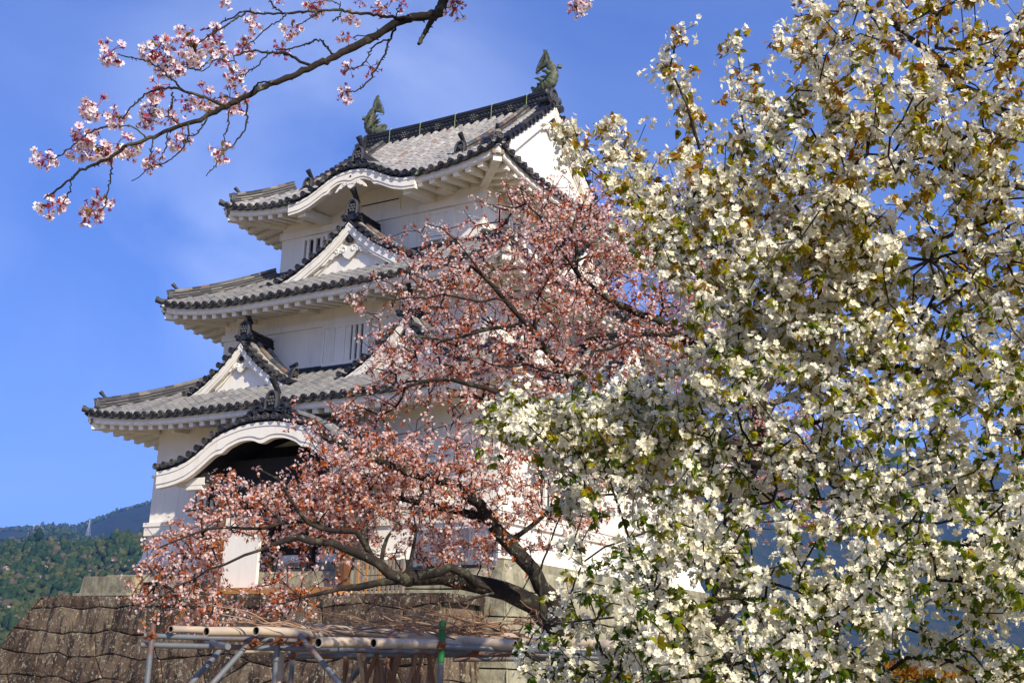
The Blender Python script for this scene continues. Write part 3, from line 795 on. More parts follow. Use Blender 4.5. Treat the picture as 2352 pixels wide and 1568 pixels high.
# ---- dormer gables -------------------------------------------
d2 = [(0, 13.06), (.35, 12.74), (1.0, 12.24), (2.0, 11.68), (2.9, 11.36), (3.3, 11.27)]
gable_roof(d2, -5.36, -3.92, 'dormer_gable', KEEP, 'dormer', 11.20, oni=.66, board=.40)
gable_roof(d2, -5.36, -3.92, 'dormer_gable', KEEP, 'dormer', 11.20, oni=.66, board=.40, xf=ROT[1])
d1 = [(0, 9.40), (.25, 9.10), (.7, 8.68), (1.3, 8.25), (1.8, 7.98), (2.1, 7.87)]
for cx in (-3.03, 3.03):
    gable_roof(d1, -6.36, -5.0, 'dormer_gable', KEEP, 'dormer', 7.72, oni=.60, board=.34, xf=Matrix.Translation((cx, 0, 0)))
d1s = [(0, 9.70), (.3, 9.38), (.9, 8.82), (1.7, 8.20), (2.3, 7.82), (2.7, 7.64)]
gable_roof(d1s, -7.0, -5.0, 'dormer_gable', KEEP, 'dormer', 7.45, oni=.62, board=.38, xf=ROT[1])

# ---- entrance porch ------------------------------------------
bellp = [(0, 6.38), (.4, 6.37), (.8, 6.32), (1.47, 6.16), (1.8, 6.01), (2.1, 5.81), (2.4, 5.62), (2.71, 5.47), (3.06, 5.37), (3.45, 5.30), (3.85, 5.27)]
porch, _ = gable_roof(bellp, -8.32, -6.25, 'entrance_porch', KEEP, 'genkan', layers=5, oni=.66, board=.52, soff=-6.26)
for sx in (-1, 1):
    mb = MB(); mb.box((sx*2.24, -7.2, 3.3), (.28, .28, 2.66)); mb.box((sx*2.24, -7.2, 2.04), (.42, .42, .14)); mb.build('porch_post', M['wood'], porch)
mb = MB()
mb.box((0, -7.2, 4.66), (5.2, .34, .42)); mb.box((0, -7.12, 5.15), (4.6, .10, .75)); mb.box((0, -6.30, 4.0), (4.6, .06, 4.0)); mb.box((0, -6.7, 4.95), (4.7, 1.0, .08))
for sx in (-1, 1):
    mb.box((sx*2.24, -6.75, 3.35), (.10, .68, 2.6)); mb.bar((sx*2.25, -8.0, 4.95), (sx*2.25, -6.3, 4.95), .24, .28)
    mb.box((sx*.75, -6.75, 3.3), (.16, .16, 2.66))
mb.box((0, -6.75, 2.35), (4.2, .10, .26))
mb.build('porch_frame', M['dark'], porch)
for sx in (-1, 1):
    mb = MB()
    if sx < 0: mb.box((sx*1.40, -7.16, 2.96), (1.30, .10, 1.94))
    mb.box((sx*2.75, -7.9, 4.86), (1.1, .22, .20)); mb.box((sx*2.6, -7.9, 4.70), (.6, .2, .12))
    mb.build('porch_wall', M['plaster'], porch)
mb = MB(); mb.box((0, -7.35, 1.90), (5.0, .9, .16)); mb.build('porch_step', M['grey_wood'], porch)

# ---- roof-top fish -------------------------------------------
def fish(sx):
    mb = MB(); bz = rz+.12; X = lambda a, b, y=0: np.array([sx*(xr-.05)-sx*a, y, bz+b])
    sp = smooth_line([X(.52, .10), X(.30, .13), X(.06, .20), X(-.07, .42), X(-.06, .66), X(.02, .88), X(.14, 1.02), X(.24, 1.14)], 42)
    t = np.linspace(0, 1, len(sp)); rad = np.interp(t, [0, .08, .2, .35, .55, .75, .9, 1], [.10, .17, .22, .22, .185, .135, .08, .05])
    T = np.gradient(sp, axis=0); T /= np.linalg.norm(T, axis=1)[:, None]; n = 12; vs = []
    for i in range(len(sp)):
        a = np.arange(n)*2*math.pi/n; side = np.array([0, 1, 0]); up = np.cross(side, T[i])
        rr = rad[i]*(1+.06*(i % 3))
        vs.append(sp[i]+rr*(np.cos(a)[:, None]*side*.8+np.sin(a)[:, None]*up))
    mb.add(np.concatenate(vs), [(i*n+j, i*n+(j+1) % n, (i+1)*n+(j+1) % n, (i+1)*n+j) for i in range(len(sp)-1) for j in range(n)]+[tuple(range(n))[::-1]])
    # tail: one tall crescent fan with raised rays and a smaller lower lobe
    def fan(out, th):
        o = X(0, 0); ex = np.array([-sx, 0, 0.]); ez = np.array([0, 0, 1.])
        mb.prism([(x, z) for x, z in out], o, ex, ez, (0, 1, 0), -th, th)
    up_ = [(.06, .96), (.05, 1.15), (.09, 1.32), (.17, 1.46), (.26, 1.54), (.30, 1.50), (.285, 1.40), (.33, 1.32), (.36, 1.20), (.42, 1.12), (.44, 1.02), (.50, .95), (.52, .85), (.58, .76), (.56, .72), (.46, .78), (.36, .82), (.26, .86)]
    fan(up_, .035)
    for (x, z) in ((.26, 1.50), (.29, 1.36), (.37, 1.16), (.45, 1.0), (.52, .84), (.55, .75)):
        mid = ((x+.14)/2-.03, (z+.95)/2+.03)
        for y in (-.04, .04): mb.tube(smooth_line([X(.14, .95, y), X(*mid, y), X(x, z, y*.5)], 8), np.linspace(.045, .008, 9), 5)
    # back, belly and side fins, jaw, eyes
    for (a, b, a2, b2, y) in ((.20, .44, .42, .56, 0), (.16, .62, .34, .74, 0), (-.24, .74, -.36, .82, 0), (.3, .3, .5, .42, .16), (.3, .3, .5, .42, -.16), (.02, .5, .2, .62, .2), (.02, .5, .2, .62, -.2)):
        p, q = X(a-.1, b-.04, y), X(a2, b2, y*1.5)
        mb.tube([p, (p+q)/2+np.array([0, 0, .05]), q], [.09, .06, .01], 6)
    mb.tube([X(.40, .05), X(.62, .10), X(.72, .24)], [.13, .10, .05], 8); mb.tube([X(.36, .0), X(.60, -.02), X(.70, .02)], [.12, .08, .03], 8)
    for y in (-.13, .13): mb.ball(X(.40, .22, y), .05, 7, 5)
    o = mb.build('fish_ornament', M['bronze'], KEEP, True)
    wire = MB(); wire.tube(smooth_line([X(.14, 1.5), X(.3, 1.38), X(.52, 1.0), X(.58, .75), X(.52, .68), X(.4, .72)], 20), .010, 5)
    wire.build('lightning_wire', M['tile_dark'], o)
for sx in (-1, 1): fish(sx)
# ================================================================ ground, stone base, terrace, fences
GZ = -1.62
k = NM('ground_earth', .95, .1)
c = k.mix(k.noise(.35, 6, .6), (.26, .205, .13), (.36, .29, .19)); c = k.mix(k.rng(k.noise(1.7, 5, .7), .5, .66), c, (.055, .075, .025)); k.col(c).bump(k.noise(9, 5), .4, .04); M['ground'] = k.mat
mb = MB(); rad = [0, 6, 12, 20, 30, 42, 55, 75, 110, 180, 320, 600, 1100, 2200, 4200, 8000]; na = 64; vs = [(0, 0, GZ)]
for r_ in rad[1:]:
    for j in range(na):
        a = 2*math.pi*j/na
        z = GZ if r_ <= 42 else GZ-np.interp(r_, [42, 55, 110, 320, 8000], [0, 3, 30, 62, 62])
        vs.append((r_*math.cos(a), r_*math.sin(a), z))
fs = [(0, 1+j, 1+(j+1) % na) for j in range(na)]
for i in range(len(rad)-2):
    for j in range(na): fs.append((1+i*na+j, 1+(i+1)*na+j, 1+(i+1)*na+(j+1) % na, 1+i*na+(j+1) % na))
mb.add(vs, fs); g = mb.build('ground', M['ground'], smooth=True); tag(g, kind='structure')

def stone_face(mb, rows, xl, xr, yz, joint=.02, depth=.07, wmin=.7, wmax=1.6, xaxis=(1, 0, 0), seed=1, wob=.10, flat=.05, nrm=(0, -1, 0), vj=0.0):
    """fitted stones of uneven size: rows = list of joint heights (bottom to top); yz(z) gives the face's batter along nrm; xl, xr functions of z"""
    rs = np.random.default_rng(seed); X = np.asarray(xaxis, float); N = np.asarray(nrm, float)
    ncol = 60; xs0 = np.linspace(min(xl(rows[0]), xl(rows[-1]))-.5, max(xr(rows[0]), xr(rows[-1]))+.5, ncol)
    lines = []
    for i, z in enumerate(rows):
        wv = np.zeros(ncol)
        if 0 < i < len(rows)-1:
            nodes = np.sort(rs.uniform(xs0[0], xs0[-1], int((xs0[-1]-xs0[0])/1.1)+2)); wv = np.interp(xs0, nodes, rs.uniform(-wob, wob, len(nodes)))
        lines.append(wv+z)
    for i in range(len(rows)-1):
        x = xs0[0]-rs.uniform(0, 1)
        slope = 0
        while x < xs0[-1]:
            wd = rs.uniform(wmin, wmax); s2 = rs.uniform(-.42, .42)*min(1, wd)
            b0, b1, t0, t1 = x-slope/2, x+wd-s2/2, x+slope/2, x+wd+s2/2
            n = 5
            bot = [(xx, np.interp(xx, xs0, lines[i])) for xx in np.linspace(b0+joint+vj, b1-joint-vj, n)]
            top = [(xx, np.interp(xx, xs0, lines[i+1])) for xx in np.linspace(t0+joint+vj, t1-joint-vj, n)]
            poly = [(a, b+joint) for a, b in bot]+[(a, b-joint) for a, b in top[::-1]]
            poly = [(min(max(a, xl(b)), xr(b)), b) for a, b in poly]
            if max(p[0] for p in poly)-min(p[0] for p in poly) > .12:
                c = np.mean(poly, 0); bump = rs.uniform(.0, flat); rn = rs.random()
                o3 = lambda p, o: X*p[0]+np.array([0, 0, p[1]])+N*(yz(p[1])+o)
                inn = [(p[0]+(c[0]-p[0])*.02, p[1]+(c[1]-p[1])*.03) for p in poly]
                m_ = len(poly)
                mid = [((p[0]*.55+c[0]*.45), (p[1]*.55+c[1]*.45)) for p in poly]
                vs = [o3(p, -depth) for p in poly]+[o3(p, -.012) for p in poly]+[o3(p, bump*.7+rs.uniform(0, .006)) for p in inn]+[o3(p, bump+rs.uniform(0, .014)) for p in mid]
                fs = []
                for q in range(3): fs += [(q*m_+j, q*m_+(j+1) % m_, (q+1)*m_+(j+1) % m_, (q+1)*m_+j) for j in range(m_)]
                fs.append(tuple(3*m_+j for j in range(m_)))
                mb.add(vs, fs, rnd=rn)
            x += wd; slope = s2

# terrace wall of big dark stones
TY = -9.0; TZ = 1.70
ty = lambda z: -TY+(TZ-z)*.14           # distance out along -Y
txl = lambda z: np.interp(z, [-1.8, 0, .85, 1.70], [-9.1, -8.55, -8.05, -7.08])
txr = lambda z: 6.55+(TZ-z)*.05
terr = empty('terrace_wall', (0, TY, GZ), 'dark brown lichen-spotted wall of large fitted stones below the castle, behind the bamboo trellis', 'stone wall')
def fitted_face(mb, x0, x1, z0, z1, xl, xr, yz, seed, hs=.62, ws=1.25, joint=.010):
    """irregular polygon stones fitted edge to edge: cells of a jittered grid, cut by the lines halfway to their neighbours"""
    rs = np.random.default_rng(seed); S = []
    for i in range(int((z1-z0)/hs)+3):
        for j in range(int((x1-x0)/ws)+3):
            S.append((x0-ws+(j+.5*(i % 2))*ws+rs.uniform(-.36, .36)*ws, z0-hs*.5+i*hs+rs.uniform(-.22, .22)*hs))
    S = np.array(S); kx = .36
    for s_ in S:
        P = [(x0-3, z0), (x1+3, z0), (x1+3, z1), (x0-3, z1)]
        d = np.hypot((S[:, 0]-s_[0])*kx, S[:, 1]-s_[1])
        for q in np.argsort(d)[1:20]:
            n_ = np.array([(S[q, 0]-s_[0])*kx*kx, S[q, 1]-s_[1]]); m_ = (S[q]+s_)/2; c_ = n_@m_; o = []
            for (a, b) in zip(P, P[1:]+P[:1]):
                fa, fb = n_@np.array(a)-c_, n_@np.array(b)-c_
                if fa <= 0: o.append(a)
                if fa*fb < 0: t = fa/(fa-fb); o.append((a[0]+(b[0]-a[0])*t, a[1]+(b[1]-a[1])*t))
            P = o
            if len(P) < 3: break
        if len(P) < 3: continue
        P = np.array(P); L_ = np.linalg.norm(np.roll(P, -1, 0)-P, axis=1); Q = []
        for k_ in range(len(P)):
            a, b = P[k_], P[(k_+1) % len(P)]
            for t in np.linspace(0, 1, max(2, int(L_[k_]/.22)))[:-1]: Q.append(a+(b-a)*t+(rs.normal(0, .012, 2) if 0 < t else 0))
        Q = np.array([(min(max(x, xl(z)), xr(z)), z) for x, z in Q])
        if np.ptp(Q[:, 0]) < .1 or np.ptp(Q[:, 1]) < .06: continue
        c = Q.mean(0); e = Q-c; r_ = np.linalg.norm(e, axis=1)[:, None]; inn = Q-e/r_*joint; bev = Q-e/r_*(joint+.035); mid = c+e*.5; rn = rs.uniform(); b0 = rs.uniform(0, .05); tl = rs.normal(0, .02, 2)
        o3 = lambda p, o: np.array([p[0], -(yz(p[1])+o+tl@(p-c)), p[1]])
        vs = [o3(p, -.09) for p in inn]+[o3(p, -.014) for p in inn]+[o3(p, b0*.6+rs.uniform(0, .008)) for p in bev]+[o3(p, b0+rs.uniform(0, .02)) for p in mid]; n = len(Q)
        mb.add(vs, [(q*n+j, q*n+(j+1) % n, (q+1)*n+(j+1) % n, (q+1)*n+j) for q in range(3) for j in range(n)]+[tuple(3*n+j for j in range(n))], rnd=rn)
mb = MB(); fitted_face(mb, -9.2, 6.8, -1.7, 1.70, txl, txr, ty, 15)
stone_face(mb, [-1.7, -.9, -.2, .45, 1.0, 1.62], lambda z: -9.0-.0, lambda z: -6.9, lambda z: float(txr(z))+.02, xaxis=(0, 1, 0), nrm=(1, 0, 0), seed=31, joint=.009, flat=.03)
mb.build('stone_face', M['stone'], terr, smooth=False)
mb = MB(); zs = [-1.7, 0, .85, 1.68]; vs = []
for z in zs:
    yb = -(ty(z)-.03)
    vs += [(txl(z)+.03, yb, z), (txr(z)-.03, yb, z), (txr(z)-.03, -5.5, z), (txl(z)+.03+.6, -5.5, z)]
fs = [(4*i+j, 4*i+(j+1) % 4, 4*i+4+(j+1) % 4, 4*i+4+j) for i in range(3) for j in range(4)]+[(12, 13, 14, 15)]
mb.add(vs, fs); mb.build('stone_core', M['joint'], terr)
mb = MB()      # end stones of the left return and the flat top
stone_face(mb, [-1.7, -.9, -.2, .5, 1.1, 1.69], lambda z: 5.3, lambda z: 9.0+.1, lambda z: -float(txl(z))-.01, xaxis=(0, -1, 0), nrm=(-1, 0, 0), seed=9)
for x in np.arange(-7.0, 6.3, 1.25):
    mb.box((x+.62, -8.2, 1.62), (1.24, 1.62, .20), rnd=random.random())
mb.build('coping_stones', M['stone'], terr)
# plinth under the keep
pl = empty('keep_plinth', (0, 0, GZ), 'pale mossy stone base block directly under the white keep', 'stone base')
PW = 6.95; pb = lambda z: PW+(2.47-z)*.20
mb = MB(); rows = [-1.7, -1.1, -.5, .1, .7, 1.3, 1.92, 2.47]
for k_ in range(4):
    a = mb.mark(); stone_face(mb, rows, lambda z: -pb(z), lambda z: pb(z), pb, seed=20+k_, wmin=.9, wmax=1.9, wob=.05, joint=.014); mb.xf(ROT[k_], a)
mb.build('stone_face', M['pale_stone'], pl)
mb = MB(); vs = []
for z in (-1.7, 2.46):
    h = pb(z)-.03; vs += [(-h, -h, z), (h, -h, z), (h, h, z), (-h, h, z)]
mb.add(vs, [(0, 1, 5, 4), (1, 2, 6, 5), (2, 3, 7, 6), (3, 0, 4, 7), (4, 5, 6, 7)]); mb.build('stone_core', M['joint'], pl)
mb = MB(); a = 6.46      # raised sill course under the plaster
for k_ in range(4):
    q = mb.mark()
    for x in np.arange(-6.4, 6.2, 1.6): mb.box((x+.79, -6.44, 2.60), (1.58, .30, .27), rnd=random.random())
    mb.xf(ROT[k_], q)
mb.build('sill_course', M['pale_stone'], pl)
# block at the left end of the plinth
lb = empty('stone_block', (-7.2, -7.3, 1.7), 'grey green stone block on top of the dark terrace wall at its outer corner', 'stone block')
mb = MB(); rs = np.random.default_rng(3)
mb.prism([(-7.42, 1.70), (-5.2, 1.70), (-5.2, 2.36), (-7.25, 2.38)], (0, -7.55, 0), (1, 0, 0), (0, 0, 1), (0, 1, 0), 0, .7)
mb.build('block_top', M['pale_stone'], lb); mb = MB(); mb.box((-6.3, -7.62, 1.80), (2.3, .2, .18)); mb.build('block_foot', M['pale_stone'], lb)

def picket(x0, x1, y, z0, h, label, matk='grey_wood', gap=.11, wd=.055, name='picket_fence', cat='fence', rails=2, ang=0.0):
    t = empty(name, ((x0+x1)/2, y, z0), label, cat)
    n = int((x1-x0)/gap)
    for i in range(n+1):
        mb = MB(); x = x0+gap*i; hh = h-random.uniform(0, .02)
        mb.prism([(x-wd/2, z0+.03), (x+wd/2, z0+.03), (x+wd/2, z0+hh-.03), (x, z0+hh), (x-wd/2, z0+hh-.03)], (0, y-.03, 0), (1, 0, 0), (0, 0, 1), (0, 1, 0), 0, .025)
        mb.build('picket', M[matk], t)
    for q in range(rails):
        mb = MB(); zz = z0+h*(.22+.55*q); mb.box(((x0+x1)/2, y+.02, zz), (x1-x0+.1, .05, .07)); mb.build('fence_rail', M[matk], t)
    for x in (x0-.06, x1+.06):
        mb = MB(); mb.box((x, y, z0+h/2), (.09, .09, h)); mb.build('fence_post', M[matk], t)
    return t
picket(4.0, 5.25, -8.75, 1.72, .80, 'weathered wooden picket fence with pointed slats on the terrace edge beside the porch', gap=.13, wd=.06)
picket(-2.95, -2.45, -7.75, 1.72, .85, 'short brown slatted fence panel beside the porch post', 'wood', gap=.11, wd=.055)
tf = picket(4.45, 6.68, -7.02, 2.49, .95, 'tall grey board fence standing on the pale stone base under the keep wall', 'fence', gap=.092, wd=.086, name='board_fence')
# ================================================================ hills, forest, pylons
def ico(sub):
    t = (1+5**.5)/2
    v = [(-1, t, 0), (1, t, 0), (-1, -t, 0), (1, -t, 0), (0, -1, t), (0, 1, t), (0, -1, -t), (0, 1, -t), (t, 0, -1), (t, 0, 1), (-t, 0, -1), (-t, 0, 1)]
    f = [(0, 11, 5), (0, 5, 1), (0, 1, 7), (0, 7, 10), (0, 10, 11), (1, 5, 9), (5, 11, 4), (11, 10, 2), (10, 7, 6), (7, 1, 8), (3, 9, 4), (3, 4, 2), (3, 2, 6), (3, 6, 8), (3, 8, 9), (4, 9, 5), (2, 4, 11), (6, 2, 10), (8, 6, 7), (9, 8, 1)]
    v = [np.array(p)/np.linalg.norm(p) for p in v]
    for _ in range(sub):
        c = {}; nf = []
        def mid(a, b):
            k_ = (min(a, b), max(a, b))
            if k_ not in c: p = v[a]+v[b]; v.append(p/np.linalg.norm(p)); c[k_] = len(v)-1
            return c[k_]
        for a, b, d in f:
            x, y, z = mid(a, b), mid(b, d), mid(d, a); nf += [(a, x, z), (b, y, x), (d, z, y), (x, y, z)]
        f = nf
    return np.array(v), np.array(f)

def hill_mesh(name, pts, Dr, Df, zf, cols, nrow, rough, mat, seed, back=.35):
    """a ridge seen along photo positions pts, Dr metres away, its foot Df away at height zf"""
    rs = np.random.default_rng(seed); px = np.array([p[0] for p in pts], float); py = np.array([p[1] for p in pts], float)
    xs = np.linspace(px[0], px[-1], cols); ys = np.interp(xs, px, py)
    V = []
    ph = rs.uniform(0, 6.28, 8); fr = rs.uniform(2, 14, 8)
    for x, y in zip(xs, ys):
        P = at(x, y, Dr); d = np.array([P[0]-CAM[0], P[1]-CAM[1]]); u_ = (x-px[0])/(px[-1]-px[0])
        row = []
        for j in range(nrow+1):
            t = j/nrow
            rr = 1-(1-Df/Dr)*t; z = P[2]+(zf-P[2])*(t**1.15)
            fold = sum(math.sin(fr[q]*6.28*u_*(1+.1*q)+ph[q]+t*3*((q % 3)-1))/(1+q*.5) for q in range(8))
            z += rough*fold*math.sin(math.pi*min(1, t*1.15))*.5
            row.append((CAM[0]+d[0]*rr, CAM[1]+d[1]*rr, z))
        b = (CAM[0]+d[0]*(1+back), CAM[1]+d[1]*(1+back), zf)
        V.append([b]+row)
    V = np.array(V); n = nrow+2
    mb = MB(); mb.add(V.reshape(-1, 3), [(i*n+j, (i+1)*n+j, (i+1)*n+j+1, i*n+j+1) for i in range(cols-1) for j in range(n-1)])
    o = mb.build(name, mat, smooth=True); tag(o, kind='structure'); return V

k = NM('wooded_mountain', .95, .1)
c = k.ramp(k.noise(.030, 6, .7), [(.3, (.012, .026, .022)), (.48, (.026, .042, .026)), (.6, (.05, .045, .032)), (.72, (.018, .034, .026))])
k.col(c).bump(k.noise(.06, 5, .7), 1.0, 14); M['mountain'] = k.mat
far_pts = [(-900, 1200), (-400, 1250), (-60, 1232), (0, 1222), (17, 1217), (76, 1212), (113, 1207), (158, 1207), (181, 1209), (203, 1200), (248, 1190), (268, 1180), (305, 1171), (344, 1162), (600, 1090), (1000, 1000), (1500, 985), (1800, 1010), (1950, 1030), (2060, 1030), (2200, 1060), (2450, 1120), (2800, 1180), (3300, 1230)]
VF = hill_mesh('mountains', far_pts, 4300, 1900, -64, 420, 26, 60, M['mountain'], 3)
mid_pts = [(-500, 1270), (-100, 1255), (0, 1246), (65, 1232), (93, 1220), (127, 1217), (170, 1226), (200, 1238), (250, 1245), (330, 1252), (500, 1300), (700, 1390)]
VM = hill_mesh('middle_hill', mid_pts, 2500, 1500, -64, 160, 16, 14, M['mountain'], 5)
near_pts = [(-420, 1290), (-100, 1275), (0, 1270), (37, 1266), (65, 1260), (113, 1255), (169, 1262), (209, 1263), (248, 1251), (282, 1243), (310, 1244), (339, 1254), (430, 1300), (600, 1400), (760, 1500)]
VN = hill_mesh('near_hill', near_pts, 1300, 480, -64, 120, 24, 10, M['mountain'], 8)

def crowns(name, V, n, size, ulim, mat, label, seed, blobs=3, rowlim=None, tall=1.0, tlim=(0, 1)):
    """tree crowns over a hillside, each a few rough leafy lumps"""
    rs = np.random.default_rng(seed); iv, jf = ico(1)
    c_, r_ = V.shape[:2]; vs, fs, rn = [], [], []; b = 0
    for _ in range(n):
        u_ = rs.uniform(*ulim)*(c_-1.001); t = (tlim[0]+(tlim[1]-tlim[0])*rs.uniform()**1.0)*(r_-2.001)+1
        i, j = int(u_), int(t); a, g = u_-i, t-j
        p = (V[i, j]*(1-a)+V[i+1, j]*a)*(1-g)+(V[i, j+1]*(1-a)+V[i+1, j+1]*a)*g
        s_ = size*rs.uniform(.55, 1.25); tone = np.clip(rs.normal(.42, .20), 0, 1) if rs.uniform() > .012 else 1.0; tl = tall*rs.uniform(.8, 1.3)*(1.6 if rs.uniform() < .1 else 1)
        for q in range(blobs):
            o = rs.normal(0, .33, 3)*s_; o[2] = abs(o[2])*tl+s_*.25
            v = iv*(1+rs.normal(0, .24, (len(iv), 1)))*s_*rs.uniform(.38, .62)*np.array([1, 1, .85*tl])+p+o
            vs.append(v); fs.append(jf+b); b += len(iv); rn.append(np.clip(tone+rs.normal(0, .05, len(jf)), 0, 1))
    o = build_np(name, np.concatenate(vs), np.concatenate(fs), np.concatenate(rn), mat)
    tag(o, label, 'wood', kind='stuff'); return o
k = NM('mixed_forest', .95, .05)
c = k.ramp(k.rnd(), [(0, (.012, .030, .012)), (.3, (.022, .045, .014)), (.5, (.045, .060, .016)), (.66, (.075, .078, .024)), (.84, (.095, .075, .048)), (.93, (.085, .05, .036)), (.99, (.12, .095, .08)), (1.0, (.32, .26, .24))])
c = k.mix(k.rng(k.noise(.35, 3), .45, .75, 0, .45), c, (.010, .018, .010)); k.col(c); M['forest'] = k.mat
ulim = ((0+420-90)/1180, (420+430)/1180)
crowns('forest', VN, 12000, 6.0, ulim, M['forest'], 'mixed green and brown spring wood covering the hill at the left', 4, blobs=2)
crowns('ridge_forest', VM, 3200, 7, ((500-60)/1200, (500+370)/1200), M['forest'], 'darker wood on the brownish hill behind the nearest slope', 6, blobs=2)
crowns('mountain_treeline', VF, 1500, 7, ((900-20)/4200, (900+380)/4200), M['forest'], 'dark treeline along the blue mountain ridge', 7, blobs=1, tall=1.3, tlim=(0, .12))

k = NM('pylon_steel', .5, .4); k.col(k.mix(k.noise(.3), (.42, .43, .45), (.50, .50, .52))); M['pylon'] = k.mat
def pylon(px, pyb, pyt, D, label):
    b, t = at(px, pyb, D), at(px, pyt, D); h = t[2]-b[2]; b[2] -= h*.05
    e = empty('transmission_tower', b, label, 'pylon', 'power pylons on the hills')
    mb = MB(); hw = h*.11; th = h*.0042
    L = [(0, 1), (.35, .55), (.62, .30), (1.0, .06)]
    def corner(z, s_, q): return b+np.array([hw*s_*(1, 1, -1, -1)[q], hw*s_*(1, -1, -1, 1)[q], z*h*1.05])
    lv = np.linspace(0, 1, 9); sc = np.interp(lv, *zip(*L))
    for q in range(4):
        for a in range(8):
            mb.bar(corner(lv[a], sc[a], q), corner(lv[a+1], sc[a+1], q), th*1.5, th*1.5)
            mb.bar(corner(lv[a], sc[a], q), corner(lv[a+1], sc[a+1], (q+1) % 4), th, th)
            mb.bar(corner(lv[a+1], sc[a+1], q), corner(lv[a+1], sc[a+1], (q+1) % 4), th, th)
    mb.build('lattice_mast', M['pylon'], e)
    for z, w_ in ((.70, .17), (.81, .15), (.92, .12)):
        mb = MB(); c = b+np.array([0, 0, z*h*1.05]); s_ = np.array([CR[0], CR[1], 0])
        for sg in (-1, 1):
            mb.bar(c, c+s_*sg*h*w_+np.array([0, 0, h*.012]), th, th); mb.bar(c+np.array([0, 0, h*.03]), c+s_*sg*h*w_+np.array([0, 0, h*.014]), th, th)
        mb.build('cross_arm', M['pylon'], e)
pylon(89, 1262, 1208, 1300, 'largest lattice pylon on the crest of the nearest wooded hill')
pylon(76, 1230, 1202, 2450, 'small pylon just left of the largest one on the brownish hill')
pylon(202, 1229, 1190, 2480, 'lattice pylon on the middle hill where the rising ridge begins')
pylon(279.5, 1196, 1176, 4100, 'tiny pylon on the slope of the blue mountain')
pylon(312, 1171, 1150, 4300, 'faint pylon standing on the skyline of the blue mountain close to the keep')

# ================================================================ trellis of bamboo and steel pipe
k = NM('bamboo', .5, .4)
c = k.mix(k.noise(3.0, 4, .6), (.56, .43, .27), (.36, .29, .22)); c = k.mix(k.rng(k.noise(1.2, 4, .6), .5, .7, 0, .7), c, (.24, .20, .185)); c = k.mix(k.rng(k.noise(9, 4, .7), .58, .7, 0, .5), c, (.14, .10, .07)); k.col(c); M['bamboo'] = k.mat
k = NM('galvanised_pipe', .45, .5); k.b.inputs['Metallic'].default_value = .25
c = k.mix(k.noise(5, 4), (.11, .118, .115), (.21, .22, .215)); c = k.mix(k.rng(k.noise(2.6, 5, .7), .50, .62, 0, .9), c, (.17, .065, .025)); k.col(c); M['pipe'] = k.mat
k = NM('green_paint', .5, .4); k.col(k.mix(k.noise(6), (.015, .16, .03), (.02, .10, .03))); M['green'] = k.mat
k = NM('rusty_clamp', .7, .3); k.col(k.mix(k.noise(14), (.30, .08, .02), (.10, .05, .03))); M['rust'] = k.mat
k = NM('vine_bark', .85, .2); k.col(k.ramp(k.rnd(), [(0, (.16, .08, .04)), (.6, (.27, .15, .085)), (1, (.36, .24, .14))])); M['vine'] = k.mat
TR = empty('wisteria_trellis', (*at(700, 1520, 10.4)[:2], GZ), 'trellis of weathered bamboo poles on rusty steel pipes before the dark stone wall', 'trellis')
def drop(p): return np.array([p[0], p[1], GZ])
def bamboo(a, b, r=.042):
    mb = MB(); a, b = np.asarray(a), np.asarray(b); L = np.linalg.norm(b-a); n = int(L/.06); t = (b-a)/L
    ss = np.linspace(0, L, n); off = random.uniform(0, .3)
    pts = np.array([a+t*s+np.array([0, 0, .012*math.sin(s*2+off)]) for s in ss]); rr = np.array([r*(1+(.10 if ((s+off) % .33) < .035 else 0)+.02*math.sin(s*7)) for s in ss])
    mb.tube(pts, rr, 12, cap=False)
    for e, d in ((pts[0], t), (pts[-1], -t)):      # hollow cut ends, insides painted dark as shade
        s1 = np.cross(t, (0, 0, 1)); s1 /= np.linalg.norm(s1); u1 = np.cross(s1, t); an = np.arange(12)*math.pi/6
        ring = np.cos(an)[:, None]*s1+np.sin(an)[:, None]*u1
        vs = np.concatenate([e+ring*r, e+ring*r*.80, e+d*.10+ring*r*.74])
        mb.add(vs, [(j, (j+1) % 12, 12+(j+1) % 12, 12+j) for j in range(12)]); mb.add(vs[12:], [(j, (j+1) % 12, 12+(j+1) % 12, 12+j) for j in range(12)]+[tuple(range(12, 24))], mat=1)
    return mb.build('bamboo_pole', [M['bamboo'], M['dark']], TR, True)
for a, b, r in (((392, 1444, 10.3), (520, 1452, 10.9), .030), ((474, 1450, 9.85), (690, 1456, 10.7), .039), ((588, 1448.5, 9.75), (800, 1466, 10.6), .039), ((651, 1441, 11.0), (1184, 1477, 10.0), .042), ((700, 1452, 11.2), (1000, 1462, 11.3), .036),
                ((731, 1475, 9.55), (900, 1479, 10.3), .041), ((858, 1477, 9.5), (1060, 1484, 10.2), .039), ((1110, 1462, 10.9), (1530, 1492, 10.5), .045), ((1060, 1494, 10.6), (1560, 1497, 10.7), .032), ((560, 1495, 10.9), (860, 1499, 10.9), .022)):
    bamboo(at(*a), at(*b), r)
def pipe(a, b, mt='pipe', r=.0245, name='steel_pipe'):
    mb = MB(); a, b = np.asarray(a), np.asarray(b); mb.tube([a, (a+b)/2, b], r, 10); t = (a-b)/np.linalg.norm(a-b)
    mb.tube([a+t*.001, a+t*.002], r*.8, 10, mat=1)
    return mb.build(name, [M[mt], M['dark']], TR, True)
